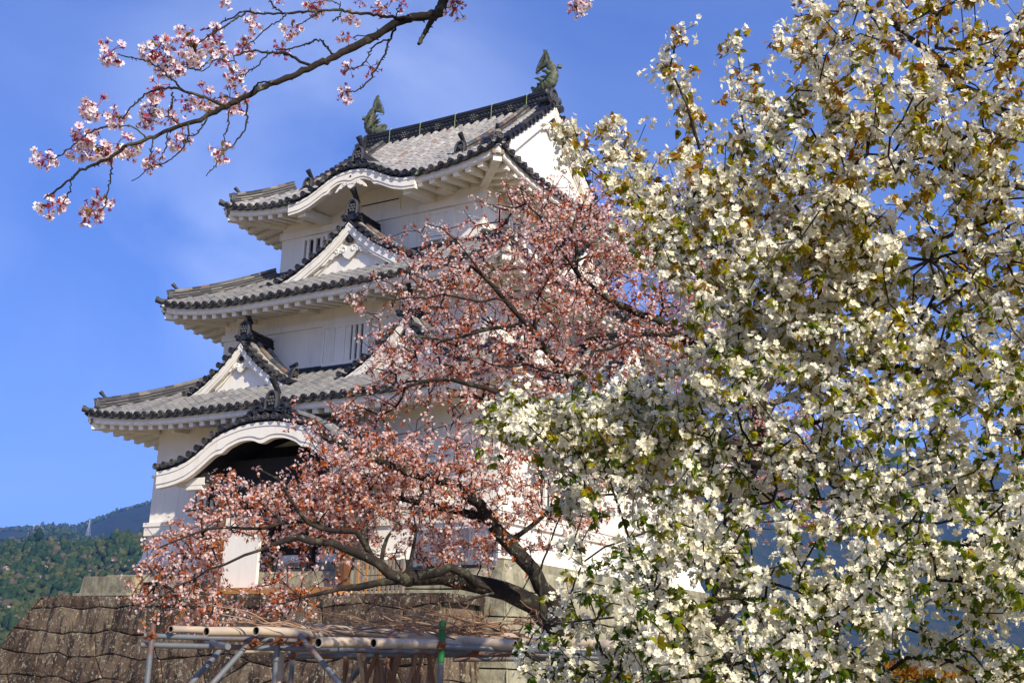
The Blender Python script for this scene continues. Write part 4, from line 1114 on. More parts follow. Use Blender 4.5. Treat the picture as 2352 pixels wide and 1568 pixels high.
for a, b in (((332, 1459, 10.35), (708, 1472, 10.4)), ((325, 1480, 10.3), (1100, 1499, 10.3)), ((663, 1507, 10.7), (1172, 1501, 10.5)), ((477, 1473, 10.5), (524, 1484, 9.7)), ((1005, 1483, 10.0), (1514, 1507, 10.3)), ((1150, 1497, 10.6), (1520, 1520, 10.6)), ((1040, 1513, 10.9), (1330, 1511, 10.9))):
    pipe(at(*a), at(*b))
pipe(at(958, 1482.5, 9.9), at(1005, 1483, 10.0), 'green', .0255)
for px, py, d in ((352, 1432, 10.3), (640.7, 1434, 10.25), (674, 1481, 10.9), (1311, 1436, 11.0), (1560, 1470, 10.6)):
    p = at(px, py, d); pipe(p, drop(p), name='steel_post')
p = at(1017, 1425, 10.05); pg = p+(drop(p)-p)*.16; pipe(p, pg, 'green', .03, 'post_top'); pipe(pg, drop(p), name='steel_post')
p = at(647, 1497, 10.4); bamboo(p, drop(p), .027)
for a, b in (((504, 1494, 10.6), (440, 1568, 10.2)), ((587, 1460, 10.4), (489, 1568, 9.9)), ((686, 1457, 10.1), (780, 1568, 9.8)), ((855, 1500, 10.8), (800, 1568, 10.9))):
    p, q = at(*a), at(*b); t = (GZ-p[2])/(q[2]-p[2]); pipe(p, p+(q-p)*t, name='steel_brace')
for px, py, d in ((350, 1460, 10.28), (641, 1473, 10.2), (1015, 1482, 9.98), (1014, 1498, 10.1), (587, 1475, 10.3), (708, 1471, 10.2), (676, 1507, 10.7), (690, 1477, 10.1), (1092, 1499, 10.25)):
    mb = MB(); c = at(px, py, d)
    mb.box(c, (.055, .055, .04), ang=.4); mb.box(c+np.array([.01, -.03, .005]), (.03, .025, .065), ang=.4); mb.tube([c+np.array([-.06, -.03, -.02]), c+np.array([.07, -.05, .02])], .012, 6)
    mb.build('pipe_clamp', M['rust'], TR)
# wisteria stems: bare brown twigs trailing over the trellis and twisted stems hanging below
vr = np.random.default_rng(5); mb = MB()
def vine(p0, p1, r0, r1, wig, n=14):
    t = np.linspace(0, 1, n); P = p0+(p1-p0)*t[:, None]; ph = vr.uniform(0, 6.28, 3)
    P = P+np.stack([wig*np.sin(t*vr.uniform(3, 9)+ph[0]), wig*np.sin(t*vr.uniform(3, 9)+ph[1]), wig*.7*np.sin(t*vr.uniform(3, 8)+ph[2])], 1)*np.sin(math.pi*np.clip(t+.15, 0, 1))[:, None]
    mb.tube(P, np.linspace(r0, r1, n), 5, rnd=vr.uniform())
for i in range(62):
    x = vr.uniform(700, 1240); y = vr.uniform(1436, 1466); ln = vr.uniform(80, 260)
    up = vr.uniform(5, 62) if vr.uniform() < .4 else vr.uniform(-6, 16); d = vr.uniform(10.0, 10.9)
    vine(at(x, y, d), at(x-ln, y-up-ln*.06, d+vr.uniform(-.4, .4)), vr.uniform(.006, .012), .003, .05)
for i in range(24):
    x = vr.uniform(880, 1260); vine(at(x, vr.uniform(1430, 1455), vr.uniform(10, 10.8)), at(x+vr.uniform(-60, 60), vr.uniform(1372, 1440), vr.uniform(10.1, 10.8)), .007, .003, .05)
for i in range(26):
    x = vr.uniform(780, 1010); p = at(x, vr.uniform(1490, 1515), vr.uniform(10.2, 10.9)); q = drop(at(x+vr.uniform(-40, 40), 1700, 10.5)); vine(p, q, vr.uniform(.010, .022), vr.uniform(.014, .035), .10, 22)
vn = mb.build('wisteria_vine', M['vine'], smooth=True); tag(vn, 'bare brown wisteria stems trailing over and hanging below the bamboo trellis', 'vine')
# ================================================================ cherry trees
k = NM('cherry_bark', .9, .15)
c = k.ramp(k.noise(4, 6, .65), [(.3, (.010, .008, .007)), (.55, (.032, .024, .018)), (.75, (.075, .055, .042))])
c = k.mix(k.rng(k.noise(5.5, 5, .7), .54, .66, 0, .75), c, (.11, .115, .06)); c = k.mix(k.rng(k.noise(13, 4, .7), .62, .7, 0, .7), c, (.25, .26, .20))
k.col(c).bump(k.noise(24, 5, .7), .9, .02); M['bark'] = k.mat
def petal_mat(name, stops, tr, amount=.35, rough=.6):
    k = NM(name, rough, .15); c = k.ramp(k.rnd(), stops); k.col(c); k.translucent(c if tr is None else tr, amount); M[name] = k.mat
petal_mat('white_petal', [(0, (.85, .79, .58)), (.6, (.90, .85, .67)), (.9, (.88, .80, .52)), (.93, (.45, .50, .12)), (1, (.55, .50, .14))], None, .36)
petal_mat('pink_petal', [(0, (.74, .36, .27)), (.35, (.86, .56, .46)), (.7, (.91, .74, .64)), (.9, (.92, .83, .75)), (.93, (.42, .08, .09)), (1, (.34, .05, .06))], None, .45)
petal_mat('bronze_leaf', [(0, (.020, .055, .007)), (.2, (.075, .14, .008)), (.42, (.28, .29, .010)), (.65, (.42, .28, .012)), (.85, (.38, .15, .014)), (1, (.24, .07, .015))], None, .50, .4)
petal_mat('red_leaf', [(0, (.26, .040, .014)), (.4, (.52, .115, .025)), (.75, (.62, .22, .035)), (1, (.46, .22, .03))], None, .50, .4)

def inside(poly, p):
    x, y = p[:, 0], p[:, 1]; poly = np.asarray(poly, float); ins = np.zeros(len(p), bool); j = len(poly)-1
    for i in range(len(poly)):
        xi, yi = poly[i]; xj, yj = poly[j]
        cr = ((yi > y) != (yj > y)) & (x < (xj-xi)*(y-yi)/(yj-yi+1e-12)+xi); ins ^= cr; j = i
    return ins
def scatter(poly, n, rs, holes=()):
    """n photo positions spread evenly (best-candidate like jitter grid) over a polygon"""
    poly = np.asarray(poly, float); lo, hi = poly.min(0), poly.max(0); out = np.zeros((0, 2))
    while len(out) < n:
        q = rs.uniform(lo, hi, (n*2, 2)); q = q[inside(poly, q)]
        for h, keep in holes:
            m_ = inside(h, q); q = q[~m_ | (rs.uniform(size=len(q)) < keep)]
        out = np.vstack([out, q])
    return out[:n]
def atv(xy, d): return CAM+(FW[None]+CR[None]*((xy[:, :1]-1176)/FPX)-CU[None]*((xy[:, 1:]-784)/FPX))*d[:, None]

class Tree:
    def __init__(s, seed): s.p, s.par, s.r, s.limb, s.rs = [], [], [], [], np.random.default_rng(seed); s.tubes = []
    def add_limb(s, pts, r0, r1, step=.13, wig=.02, root=False):
        """pts: world points from the thick end out"""
        P = np.asarray(pts, float)
        if not root and len(s.p):     # grow out of the nearest wood
            A = np.array(s.p); i = int(np.argmin(((A-P[0])**2).sum(1)))
            if np.linalg.norm(A[i]-P[0]) > .02: P = np.vstack([A[i], P])
            par = i; r0 = min(r0, s.r[i]*.95)
        else: par = -1
        L = np.linalg.norm(np.diff(P, axis=0), axis=1).sum(); sp = smooth_line(P, max(8, len(P)*5)); sp = lerp_line(sp, max(4, int(L/step)))
        sp[1:-1] += s.rs.normal(0, wig, (len(sp)-2, 3)); rr = np.linspace(r0, r1, len(sp))
        s.tubes.append((sp, rr*(1+s.rs.normal(0, .05, len(sp)))))
        for q, r_ in zip(sp, rr):
            s.p.append(q); s.par.append(par); s.r.append(r_); s.limb.append(True); par = len(s.p)-1
    def grow(s, T, step, bend=.18, pathw=.25, droop=0.0):
        """reach every target with a twig from the nearest wood"""
        N0 = len(s.p); cap = N0+int(len(T)*14)+50
        P = np.zeros((cap, 3)); P[:N0] = s.p; plen = np.zeros(cap); par = s.par; n = N0
        d0 = np.array([((P[:N0]-t)**2).sum(1).min() for t in T]); tips = np.zeros(len(T), int); dirs = np.zeros((len(T), 3))
        for ti in np.argsort(d0):
            t = T[ti]; d = np.sqrt(((P[:n]-t)**2).sum(1)); i = int(np.argmin(d+pathw*plen[:n])); D = d[i]
            k_ = max(1, int(D/step)); a = P[i].copy(); v = (t-a); side = np.cross(v, s.rs.normal(size=3)); side /= np.linalg.norm(side)+1e-9
            last = i
            for q in range(1, k_+1):
                u_ = q/k_; pt = a+v*u_+side*math.sin(math.pi*u_)*D*bend*.5+np.array([0, 0, -droop*math.sin(math.pi*u_)*D])
                if q < k_: pt = pt+s.rs.normal(0, step*.10, 3)
                if n >= cap: break
                P[n] = pt; plen[n] = plen[last]+D/k_; par.append(last); last = n; n += 1
            tips[ti] = last; dv = P[last]-P[par[last]] if par[last] >= 0 else v; dirs[ti] = dv/(np.linalg.norm(dv)+1e-9)
        s.P = P[:n]; s.N0 = N0; s.par = par; s.tips = tips; s.dirs = dirs; return s
    def wood(s, par_obj, rt, ex, rmax, name='trunk'):
        n = len(s.P); cnt = np.zeros(n); cnt[s.tips] += 1
        for i in range(n-1, s.N0-1, -1): cnt[s.par[i]] += cnt[i]
        rad = np.minimum(rt*np.maximum(cnt, 1)**ex, rmax)
        mb = MB()
        for sp, rr in s.tubes: mb.tube(sp, rr, 9)
        mb.build(name, M['bark'], par_obj, smooth=True)
        # twigs as slim four-sided segments
        idx = np.arange(s.N0, n); pr = np.array(s.par)[idx]; A, B = s.P[pr], s.P[idx]; ra = np.where(pr < s.N0, rad[idx], rad[pr]); rb = rad[idx]
        T = B-A; T /= np.linalg.norm(T, axis=1)[:, None]+1e-9; S = np.cross(T, np.array([.31, .2, .93])); S /= np.linalg.norm(S, axis=1)[:, None]+1e-9; U = np.cross(S, T)
        B = B+T*(rb*.6)[:, None]
        V = np.stack([A+S*ra[:, None], A+U*ra[:, None], A-S*ra[:, None], A-U*ra[:, None], B+S*rb[:, None], B+U*rb[:, None], B-S*rb[:, None], B-U*rb[:, None]], 1).reshape(-1, 3)
        f = np.array([[0, 1, 5, 4], [1, 2, 6, 5], [2, 3, 7, 6], [3, 0, 4, 7]]); F = (f[None]+8*np.arange(len(idx))[:, None, None]).reshape(-1, 4)
        build_np('twigs', V, F, np.repeat(s.rs.uniform(size=len(idx)), 4), M['bark'], par_obj, smooth=True)

def frames(N, rs):
    N = N/(np.linalg.norm(N, axis=1)[:, None]+1e-9); h = rs.normal(size=N.shape); X = np.cross(N, h); X /= np.linalg.norm(X, axis=1)[:, None]+1e-9
    return np.stack([X, np.cross(N, X), N], 1)        # rows: local x, y, z
def instance(tv, tf, pos, fr, sc):
    V = (np.einsum('kj,njd->nkd', tv, fr)*sc[:, None, None]+pos[:, None]).reshape(-1, 3)
    F = (tf[None]+len(tv)*np.arange(len(pos))[:, None, None]).reshape(-1, tf.shape[1]); return V, F
def flower_template(cup, notch=True):
    """five broad petals round a small eye; unit radius; faces of four"""
    v, f, kind = [], [], []
    for i in range(5):
        a = i*2*math.pi/5; b = len(v)
        for r_, da, z in ((.06, 0, -.02), (.60, -.64, .40*cup), (.97, -.33, .95*cup), (.90 if notch else 1.0, 0, .80*cup), (.97, .33, .95*cup), (.60, .64, .46*cup), (.55, 0, .22*cup)):
            v.append((r_*math.cos(a+da), r_*math.sin(a+da), z+.05*math.sin(3*a)))
        f += [(b, b+1, b+2, b+6), (b+6, b+2, b+3, b+4), (b, b+6, b+4, b+5)]; kind += [0, 0, 0]
    b = len(v); v += [(.2*math.cos(t), .2*math.sin(t), .10) for t in (0, 1.57, 3.14, 4.71)]; f.append((b, b+1, b+2, b+3)); kind.append(1)
    return np.array(v), np.array(f), np.array(kind)
def star_template(cup):
    v = [(0, 0, 0)]; f = []
    for i in range(5):
        a = i*2*math.pi/5; b = len(v); v += [(.85*math.cos(a-.5), .85*math.sin(a-.5), cup), (1.0*math.cos(a), 1.0*math.sin(a), cup*1.1), (.85*math.cos(a+.5), .85*math.sin(a+.5), cup)]; f.append((0, b, b+1, b+2))
    return np.array(v), np.array(f), np.zeros(5, int)
LEAF_V = np.array([(0, 0, 0), (-.22, .35, .10), (-.20, .68, .06), (0, 1.0, -.22), (.20, .68, .06), (.22, .35, .10), (0, .5, -.02)]); LEAF_F = np.array([(0, 6, 2, 1), (6, 3, 2, 2), (0, 5, 4, 6), (6, 4, 3, 3)])
LEAF_F = np.array([(0, 6, 2, 1), (0, 5, 4, 6), (6, 4, 3, 2)])

def dress(tree, par, nf, spread, fd, nl, ll, fmat, lmat, tmpl, rs, tone, droop=.3, along=2, up=.25, thin=None, tuft=1.0):
    """flowers and young leaves round every twig tip and at nodes behind it"""
    n = len(tree.tips); C, D = [], []
    for ti in range(n):
        i = tree.tips[ti]; C.append(tree.P[i]); D.append(tree.dirs[ti])
        for q in range(along):
            j = tree.par[i]
            if j < tree.N0: break
            C.append(tree.P[j]); D.append(tree.dirs[ti]); i = j
    C, D = np.array(C), np.array(D)
    K = rs.poisson(nf*(1 if thin is None else thin(C)), len(C)); ci = np.repeat(np.arange(len(C)), K); m_ = len(ci)
    o = rs.normal(size=(m_, 3)); o /= np.linalg.norm(o, axis=1)[:, None]; o[:, 2] = o[:, 2]*.85+up*.2; rr = spread*rs.uniform(.45, 1.1, m_)
    pos = C[ci]+o*rr[:, None]+D[ci]*spread*.3; N = o+rs.normal(0, .45, (m_, 3))+np.array([0, 0, up]); tv, tf, kd = tmpl
    V, F = instance(tv, tf, pos, frames(N, rs), fd*.5*rs.uniform(.78, 1.15, m_))
    rn = np.clip(np.repeat(rs.uniform(0, .88, m_), len(tf))+rs.normal(0, .03, m_*len(tf)), 0, .89); kk = np.tile(kd, m_); rn[kk == 1] = .97
    build_np('blossom', V, F, rn, M[fmat], par)
    K = rs.poisson(nl*(1 if thin is None else 1.7-.7*thin(C))/tuft, len(C))*(rs.uniform(size=len(C)) < tuft); ci = np.repeat(np.arange(len(C)), K); m_ = len(ci)
    tc_ = rs.normal(size=(len(C), 3)); tc_ /= np.linalg.norm(tc_, axis=1)[:, None]
    o = rs.normal(size=(m_, 3))+tc_[ci]*.9; o[:, 2] -= droop; o /= np.linalg.norm(o, axis=1)[:, None]
    base = C[ci]+tc_[ci]*spread*.75+rs.normal(0, spread*.12, (m_, 3)); Y = o; Nn = rs.normal(size=(m_, 3))+np.array([0, 0, 1.2]); X = np.cross(Y, Nn); X /= np.linalg.norm(X, axis=1)[:, None]+1e-9; Z = np.cross(X, Y)
    V, F = instance(LEAF_V, LEAF_F, base, np.stack([X, Y, Z], 1), ll*rs.uniform(.55, 1.2, m_))
    tt_ = tone(base, rs)*.5+(tone(C, rs)[ci])*.5; rn = np.clip(np.repeat(tt_, 3)+rs.normal(0, .03, m_*3), 0, 1)
    build_np('leaves', V, F, rn, M[lmat], par)
    return len(C)

# ---- white cherry, nearest on the right ----------------------
rs = np.random.default_rng(11)
WT = empty('white_cherry_tree', (*at(2760, 1500, 7.0)[:2], GZ), 'near cherry tree in full white bloom with bronze green young leaves', 'tree')
t = Tree(21); b = at(2760, 1500, 7.0); b[2] = GZ-.1
t.add_limb([b, at(2750, 1700, 7.0), at(2740, 1300, 7.0), at(2720, 900, 7.0), at(2640, 400, 7.0), at(2560, -60, 7.0)], .17, .05, root=True)
def L(pts, r0, r1, d): t.add_limb([at(x, y, d if np.isscalar(d) else np.interp(i, [0, len(pts)-1], d)) for i, (x, y) in enumerate(pts)], r0, r1, wig=.008)
L([(2560, 1330), (2352, 1272), (2288, 1261), (2221, 1246)], .055, .028, (6.8, 6.4))
L([(2600, 1080), (2400, 960), (2241, 868), (2189, 855), (2064, 847), (1955, 831), (1892, 802)], .045, .020, (7.0, 7.2))
L([(1892, 802), (1760, 690), (1650, 580), (1585, 526), (1602, 431), (1607, 364), (1595, 306), (1576, 244), (1557, 201), (1537, 158), (1552, 110), (1564, 74)], .019, .004, (7.2, 7.6))
L([(1585, 522), (1518, 431), (1466, 378), (1418, 330), (1399, 285)], .010, .0035, (7.5, 7.8))
L([(1600, 540), (1576, 522), (1499, 483), (1418, 440), (1346, 388), (1313, 354), (1290, 285)], .011, .0035, (7.5, 7.9))
L([(1892, 802), (1885, 640), (1890, 520), (1913, 455), (1916, 373), (1911, 268), (1887, 191), (1863, 105), (1849, 57), (1834, 15)], .018, .004, (7.2, 7.4))
L([(1890, 560), (1800, 440), (1724, 330), (1700, 220), (1692, 105)], .011, .003, (7.3, 7.6))
L([(2600, 420), (2351, 287), (2231, 210), (2183, 177), (2126, 115), (2088, 81), (2026, 38), (1978, 0), (1930, -50)], .042, .012, (6.9, 6.9))
L([(2560, 330), (2352, 148), (2279, 153), (2207, 134), (2150, 110)], .022, .008, (6.9, 6.5))
L([(2640, 560), (2351, 435), (2279, 421), (2188, 397), (2112, 364), (1992, 354)], .024, .006, (6.9, 6.6))
L([(2620, 600), (2352, 512), (2279, 545), (2207, 579), (2136, 598)], .024, .006, (6.9, 6.3))
L([(2221, 1246), (2022, 1272), (1981, 1303), (1923, 1371), (1871, 1413), (1798, 1397), (1720, 1366), (1647, 1345)], .022, .008, (6.3, 6.0))
L([(2022, 1272), (1955, 1413), (1876, 1470), (1798, 1501), (1704, 1517), (1615, 1548), (1501, 1567)], .019, .007, (6.2, 5.7))
L([(2560, 1200), (2352, 1160), (2215, 1149), (2137, 1152), (2080, 1157)], .024, .008, (6.8, 6.4))
L([(2064, 847), (1900, 960), (1750, 1010), (1600, 1040), (1400, 1010), (1250, 1000), (1120, 965)], .016, .005, (7.1, 7.3))
L([(2080, 1157), (1850, 1140), (1650, 1180), (1450, 1230), (1340, 1290)], .015, .005, (6.5, 6.5))
L([(1720, 1366), (1550, 1400), (1400, 1420), (1250, 1430)], .010, .004, (6.0, 6.1))
wpoly = [(1900, -90), (1850, 30), (1815, 120), (1790, 200), (1720, 190), (1690, 230), (1660, 330), (1620, 330), (1600, 400), (1500, 340), (1440, 290), (1390, 280), (1350, 320), (1305, 300), (1330, 370), (1400, 440), (1460, 500), (1550, 600), (1530, 690), (1590, 740), (1590, 800), (1640, 860), (1560, 880), (1430, 870), (1330, 910), (1250, 930), (1100, 950), (1120, 990), (1230, 1020), (1290, 1060), (1340, 1110), (1280, 1140), (1270, 1200), (1320, 1280), (1370, 1300), (1320, 1360), (1240, 1420), (1230, 1455), (1300, 1490), (1210, 1540), (1190, 1700), (2640, 1700), (2640, -90)]
holes = [([(1740, 850), (1840, 850), (1840, 990), (1800, 1010), (1750, 950)], .12), ([(1930, 1020), (2080, 1000), (2120, 1090), (1960, 1100)], .2), ([(1780, 1090), (1920, 1080), (1930, 1190), (1800, 1200)], .12), ([(1330, 1320), (1540, 1330), (1530, 1420), (1350, 1440)], .3),
         ([(1880, -90), (2160, -90), (2200, 120), (2120, 250), (1990, 260), (1930, 120)], .45), ([(1250, 1110), (1500, 1120), (1480, 1280), (1320, 1290)], .55), ([(1420, 280), (1540, 210), (1560, 350), (1480, 370)], .1), ([(1620, 60), (1660, 60), (1680, 300), (1630, 310)], .0), ([(1720, 0), (1800, 0), (1780, 180), (1720, 180)], .1),
         ([(2060, 480), (2180, 440), (2200, 560), (2080, 600)], .5), ([(1650, 1120), (1760, 1100), (1780, 1250), (1680, 1260)], .35), ([(1960, 1400), (2400, 1400), (2400, 1560), (1960, 1560)], .55)]
xy = scatter(wpoly, 1450, rs, holes)
dep = np.where(xy[:, 1] > 1180, 6.0, 6.75)+np.clip((1750-xy[:, 0])/650, -.4, 1)*.7+rs.normal(0, .42, len(xy)); T = atv(xy, np.clip(dep, 4.9, 9)); kq = rs.integers(1, 5, len(T)); T = np.repeat(T, kq, 0); xl_ = np.vstack([scatter([(1110, 945), (1300, 915), (1480, 890), (1620, 950), (1580, 1080), (1320, 1060), (1140, 1000)], 300, rs), scatter([(1460, 480), (1650, 420), (1960, 420), (2010, 820), (1650, 860), (1560, 700)], 340, rs)]); T = np.vstack([T, atv(xl_, 7.15+rs.normal(0, .35, len(xl_)))]); T = T+rs.normal(0, .075, T.shape)
extra = []
for pts, d in (([(1585, 526), (1602, 431), (1607, 364), (1595, 306), (1576, 244), (1557, 201), (1537, 158), (1552, 110), (1564, 74)], 7.55), ([(1518, 431), (1466, 378), (1418, 330), (1399, 285)], 7.7), ([(1346, 388), (1313, 354), (1290, 285)], 7.8), ([(1911, 268), (1887, 191), (1863, 105), (1849, 57), (1834, 15)], 7.35), ([(1724, 330), (1700, 220), (1692, 105)], 7.5)):
    p = lerp_line([at(x, y, d) for x, y in pts], int(len(pts)*3.2)); q = np.repeat(p[1:], 2, 0); o = rs.normal(0, .055, q.shape); extra.append(q+o)
T = np.vstack([T]+extra)
t.grow(T, .09, .22, .30); t.wood(WT, .0022, .38, .014)
def tone_w(p, rs):
    h = np.clip((p[:, 2]-.2)/3.2, 0, 1); return np.clip(.22+.48*h+rs.normal(0, .22, len(p)), 0, 1)
nc = dress(t, WT, 6.2, .055, .0405, 4.6, .053, 'white_petal', 'bronze_leaf', flower_template(.38), rs, tone_w, droop=.45, along=1, tuft=.62, thin=lambda C: np.clip(1.05-.75*np.clip((C[:, 2]-2.6)/1.2, 0, 1)*np.clip((((C-CAM)@CR)/((C-CAM)@FW)*FPX-700)/250, 0, 1), .2, 1))

# ---- two pink cherries between the trellis and the keep ------
def pink_tree(name, label, base, limbs, regions, seed, tone, clear=()):
    rs = np.random.default_rng(seed); e = empty(name, base, label, 'tree'); t = Tree(seed+1)
    for i, (pts, r0, r1, d) in enumerate(limbs):
        P = [at(x, y, np.interp(j, [0, len(pts)-1], d)-(.75 if i else 0)) for j, (x, y) in enumerate(pts)]
        if i == 0: P = [np.array([P[0][0], P[0][1], GZ-.1])]+P
        t.add_limb(P, r0*(1.25 if i else 1), r1*1.35, step=.2, wig=.018, root=(i == 0))
    T = []
    for poly, n, dm, ds, hl in regions:
        xy = scatter(poly, n, rs, hl); Q = atv(xy, dm+rs.normal(0, ds, n)); Q = np.repeat(Q, rs.integers(1, 6, n), 0); T.append(Q+rs.normal(0, .15, Q.shape))
    T = np.vstack(T); D_ = T-CAM; z_ = D_@FW; q_ = np.stack([1176+FPX*(D_@CR)/z_, 784-FPX*(D_@CU)/z_], 1)
    for poly, keep in clear: T = T[~inside(poly, q_) | (rs.uniform(size=len(T)) < keep)]; D_ = T-CAM; z_ = D_@FW; q_ = np.stack([1176+FPX*(D_@CR)/z_, 784-FPX*(D_@CU)/z_], 1)
    t.grow(T, .17, .25, .28); t.wood(e, .0032, .36, .030)
    dress(t, e, 5.2, .066, .037, 3.6, .046, 'pink_petal', 'red_leaf', star_template(.30), rs, tone, droop=.1, along=1, tuft=.6)
    return e
D1 = 15.3
limbs1 = [([(1325, 1640), (1290, 1470), (1250, 1414), (1223, 1390), (1177, 1363), (1141, 1354), (1087, 1339), (1033, 1328), (966, 1327), (938, 1326)], .17, .075, (15.3, 15.0)),
          ([(938, 1326), (899, 1319), (868, 1297), (844, 1276), (811, 1261), (777, 1247), (737, 1242), (701, 1240), (665, 1240), (600, 1262)], .075, .02, (15.0, 14.6)),
          ([(1290, 1450), (1286, 1414), (1268, 1375), (1238, 1330), (1202, 1281), (1165, 1245), (1132, 1200), (1111, 1176), (1099, 1148), (1087, 1136), (1057, 1124), (1045, 1112)], .12, .05, (15.4, 15.6)),
          ([(1045, 1112), (1000, 1100), (938, 1084), (904, 1077), (880, 1063), (844, 1036), (790, 1020), (740, 1003)], .05, .014, (15.6, 15.0)),
          ([(1111, 1186), (1087, 1186), (1057, 1173), (1026, 1167), (990, 1158), (900, 1140), (780, 1130)], .05, .012, (15.6, 16.0)),
          ([(1087, 1339), (1057, 1306), (1026, 1303), (996, 1315), (960, 1322)], .05, .04, (15.2, 15.0)),
          ([(868, 1300), (825, 1230), (784, 1221), (737, 1206), (701, 1194), (684, 1177), (672, 1151), (640, 1110), (600, 1080)], .034, .008, (15.0, 14.4)),
          ([(737, 1206), (696, 1197), (653, 1206), (571, 1211), (500, 1213), (437, 1218), (360, 1260)], .026, .007, (14.9, 14.2)),
          ([(940, 1330), (875, 1342), (800, 1352), (740, 1362), (690, 1372)], .05, .012, (15.0, 14.5)),
          ([(880, 1300), (882, 1262), (890, 1230), (915, 1200)], .03, .01, (15.0, 15.2)),
          ([(930, 1318), (945, 1280), (955, 1235), (950, 1180)], .024, .008, (15.0, 15.3)),
          ([(1150, 1356), (1090, 1370), (1040, 1384), (1020, 1388)], .022, .006, (15.2, 14.9)),
          ([(1245, 1420), (1240, 1370), (1245, 1300), (1262, 1240), (1290, 1180)], .018, .006, (15.2, 15.1)),
          ([(600, 1262), (520, 1290), (430, 1330), (370, 1370)], .014, .005, (14.6, 14.2)), ([(1165, 1245), (1240, 1190), (1300, 1130), (1350, 1080)], .03, .01, (15.5, 15.8))]
rB = [(750, 1030), (690, 1075), (600, 1090), (520, 1075), (480, 1095), (535, 1110), (430, 1130), (475, 1180), (385, 1200), (315, 1270), (350, 1300), (285, 1345), (320, 1380), (420, 1370), (480, 1320), (560, 1250), (700, 1220), (800, 1260), (850, 1240), (980, 1210), (1150, 1190), (1260, 1160), (1330, 1060), (1240, 990), (1000, 1020), (850, 1000)]
rB2 = [(680, 1100), (560, 1120), (460, 1160), (560, 1230), (800, 1210), (1000, 1190), (1120, 1100), (1000, 1020), (740, 1010)]
rC = [(480, 1260), (400, 1380), (360, 1395), (350, 1440), (470, 1440), (560, 1400), (650, 1395), (700, 1380), (780, 1370), (830, 1290), (700, 1230)]
rD = [(850, 1240), (960, 1300), (1150, 1310), (1290, 1250), (1430, 1200), (1420, 1060), (1330, 1060), (1280, 1170), (1150, 1190)]
tone_r = lambda p, rs: np.clip(rs.normal(.48, .22, len(p)), 0, 1)
d1r = [(rB, 430, 15.1, .55, [([(500, 1235), (620, 1230), (640, 1360), (500, 1360)], .12), ([(440, 1110), (500, 1110), (500, 1170), (440, 1170)], .3), ([(540, 1090), (640, 1090), (630, 1130), (560, 1130)], .4), ([(620, 1245), (800, 1270), (780, 1340), (640, 1350)], .4)]), (rB2, 130, 14.8, .5, ()), (rC, 120, 14.6, .5, [([(500, 1300), (600, 1300), (600, 1350), (500, 1350)], .2)]), (rD, 120, 15.4, .5, ())]
b1 = at(1325, 1640, 15.3); b1[2] = GZ
pink_tree('pink_cherry_tree', 'lower pink cherry with red leaves, its mossy limbs reaching left across the porch', b1, limbs1, d1r, 41, tone_r, [([(340, 980), (520, 990), (700, 990), (700, 1062), (520, 1078), (455, 1085), (340, 1100)], 0), ([(545, 1070), (655, 1070), (640, 1112), (570, 1118)], .25), ([(340, 1090), (450, 1090), (430, 1160), (370, 1195), (330, 1200)], .05), ([(435, 1110), (505, 1110), (505, 1165), (450, 1175)], .3), ([(508, 1240), (606, 1240), (606, 1352), (508, 1362)], .12), ([(610, 1250), (800, 1275), (790, 1345), (620, 1350)], .4), ([(800, 1262), (960, 1300), (940, 1400), (800, 1390)], .25)])
limbs2 = [([(1665, 1700), (1660, 1400), (1680, 1250), (1694, 1147), (1720, 1063), (1746, 1000), (1743, 907), (1709, 844)], .19, .085, (16.4, 16.2)),
          ([(1720, 1063), (1800, 1065), (1866, 1073), (1944, 1131), (1975, 1162), (2060, 1230)], .085, .05, (16.3, 15.5)),
          ([(1709, 844), (1650, 815), (1600, 800), (1532, 755), (1503, 733), (1460, 718), (1394, 680), (1346, 656), (1322, 622), (1327, 584), (1310, 520)], .075, .015, (16.2, 16.2)),
          ([(1709, 850), (1620, 790), (1532, 767), (1493, 767), (1463, 773), (1423, 787), (1393, 799), (1363, 809), (1343, 835), (1320, 860)], .04, .010, (16.2, 15.7)),
          ([(1730, 1040), (1600, 1010), (1420, 960), (1333, 894), (1301, 858), (1273, 830), (1248, 800), (1225, 769), (1205, 739), (1180, 715), (1163, 687), (1118, 641), (1080, 610)], .075, .013, (16.3, 15.4)),
          ([(1700, 1120), (1560, 1040), (1400, 985), (1279, 948), (1237, 932), (1213, 918), (1154, 904), (1094, 884), (1000, 870), (930, 890)], .065, .013, (16.3, 15.2)),
          ([(1225, 769), (1230, 730), (1235, 690), (1260, 640)], .022, .008, (15.9, 15.8)),
          ([(1205, 740), (1150, 757), (1095, 762), (1020, 780), (940, 770)], .022, .008, (15.7, 15.3)),
          ([(1743, 907), (1780, 850), (1800, 760), (1850, 640), (1900, 520)], .05, .012, (16.2, 16.8)), ([(1709, 844), (1700, 740), (1670, 620), (1620, 500)], .05, .012, (16.2, 16.6)),
          ([(1746, 960), (1830, 900), (1887, 880), (1897, 849), (1910, 760)], .045, .02, (16.2, 16.6)), ([(1301, 858), (1240, 850), (1150, 835), (1060, 820)], .02, .006, (15.7, 15.3)),
          ([(1118, 641), (1060, 570), (1010, 520)], .012, .005, (15.4, 15.3)), ([(1346, 656), (1280, 560), (1210, 470), (1195, 430)], .016, .005, (16.2, 15.9)), ([(1163, 687), (1100, 690), (1000, 680), (900, 690)], .014, .005, (15.5, 15.2))]
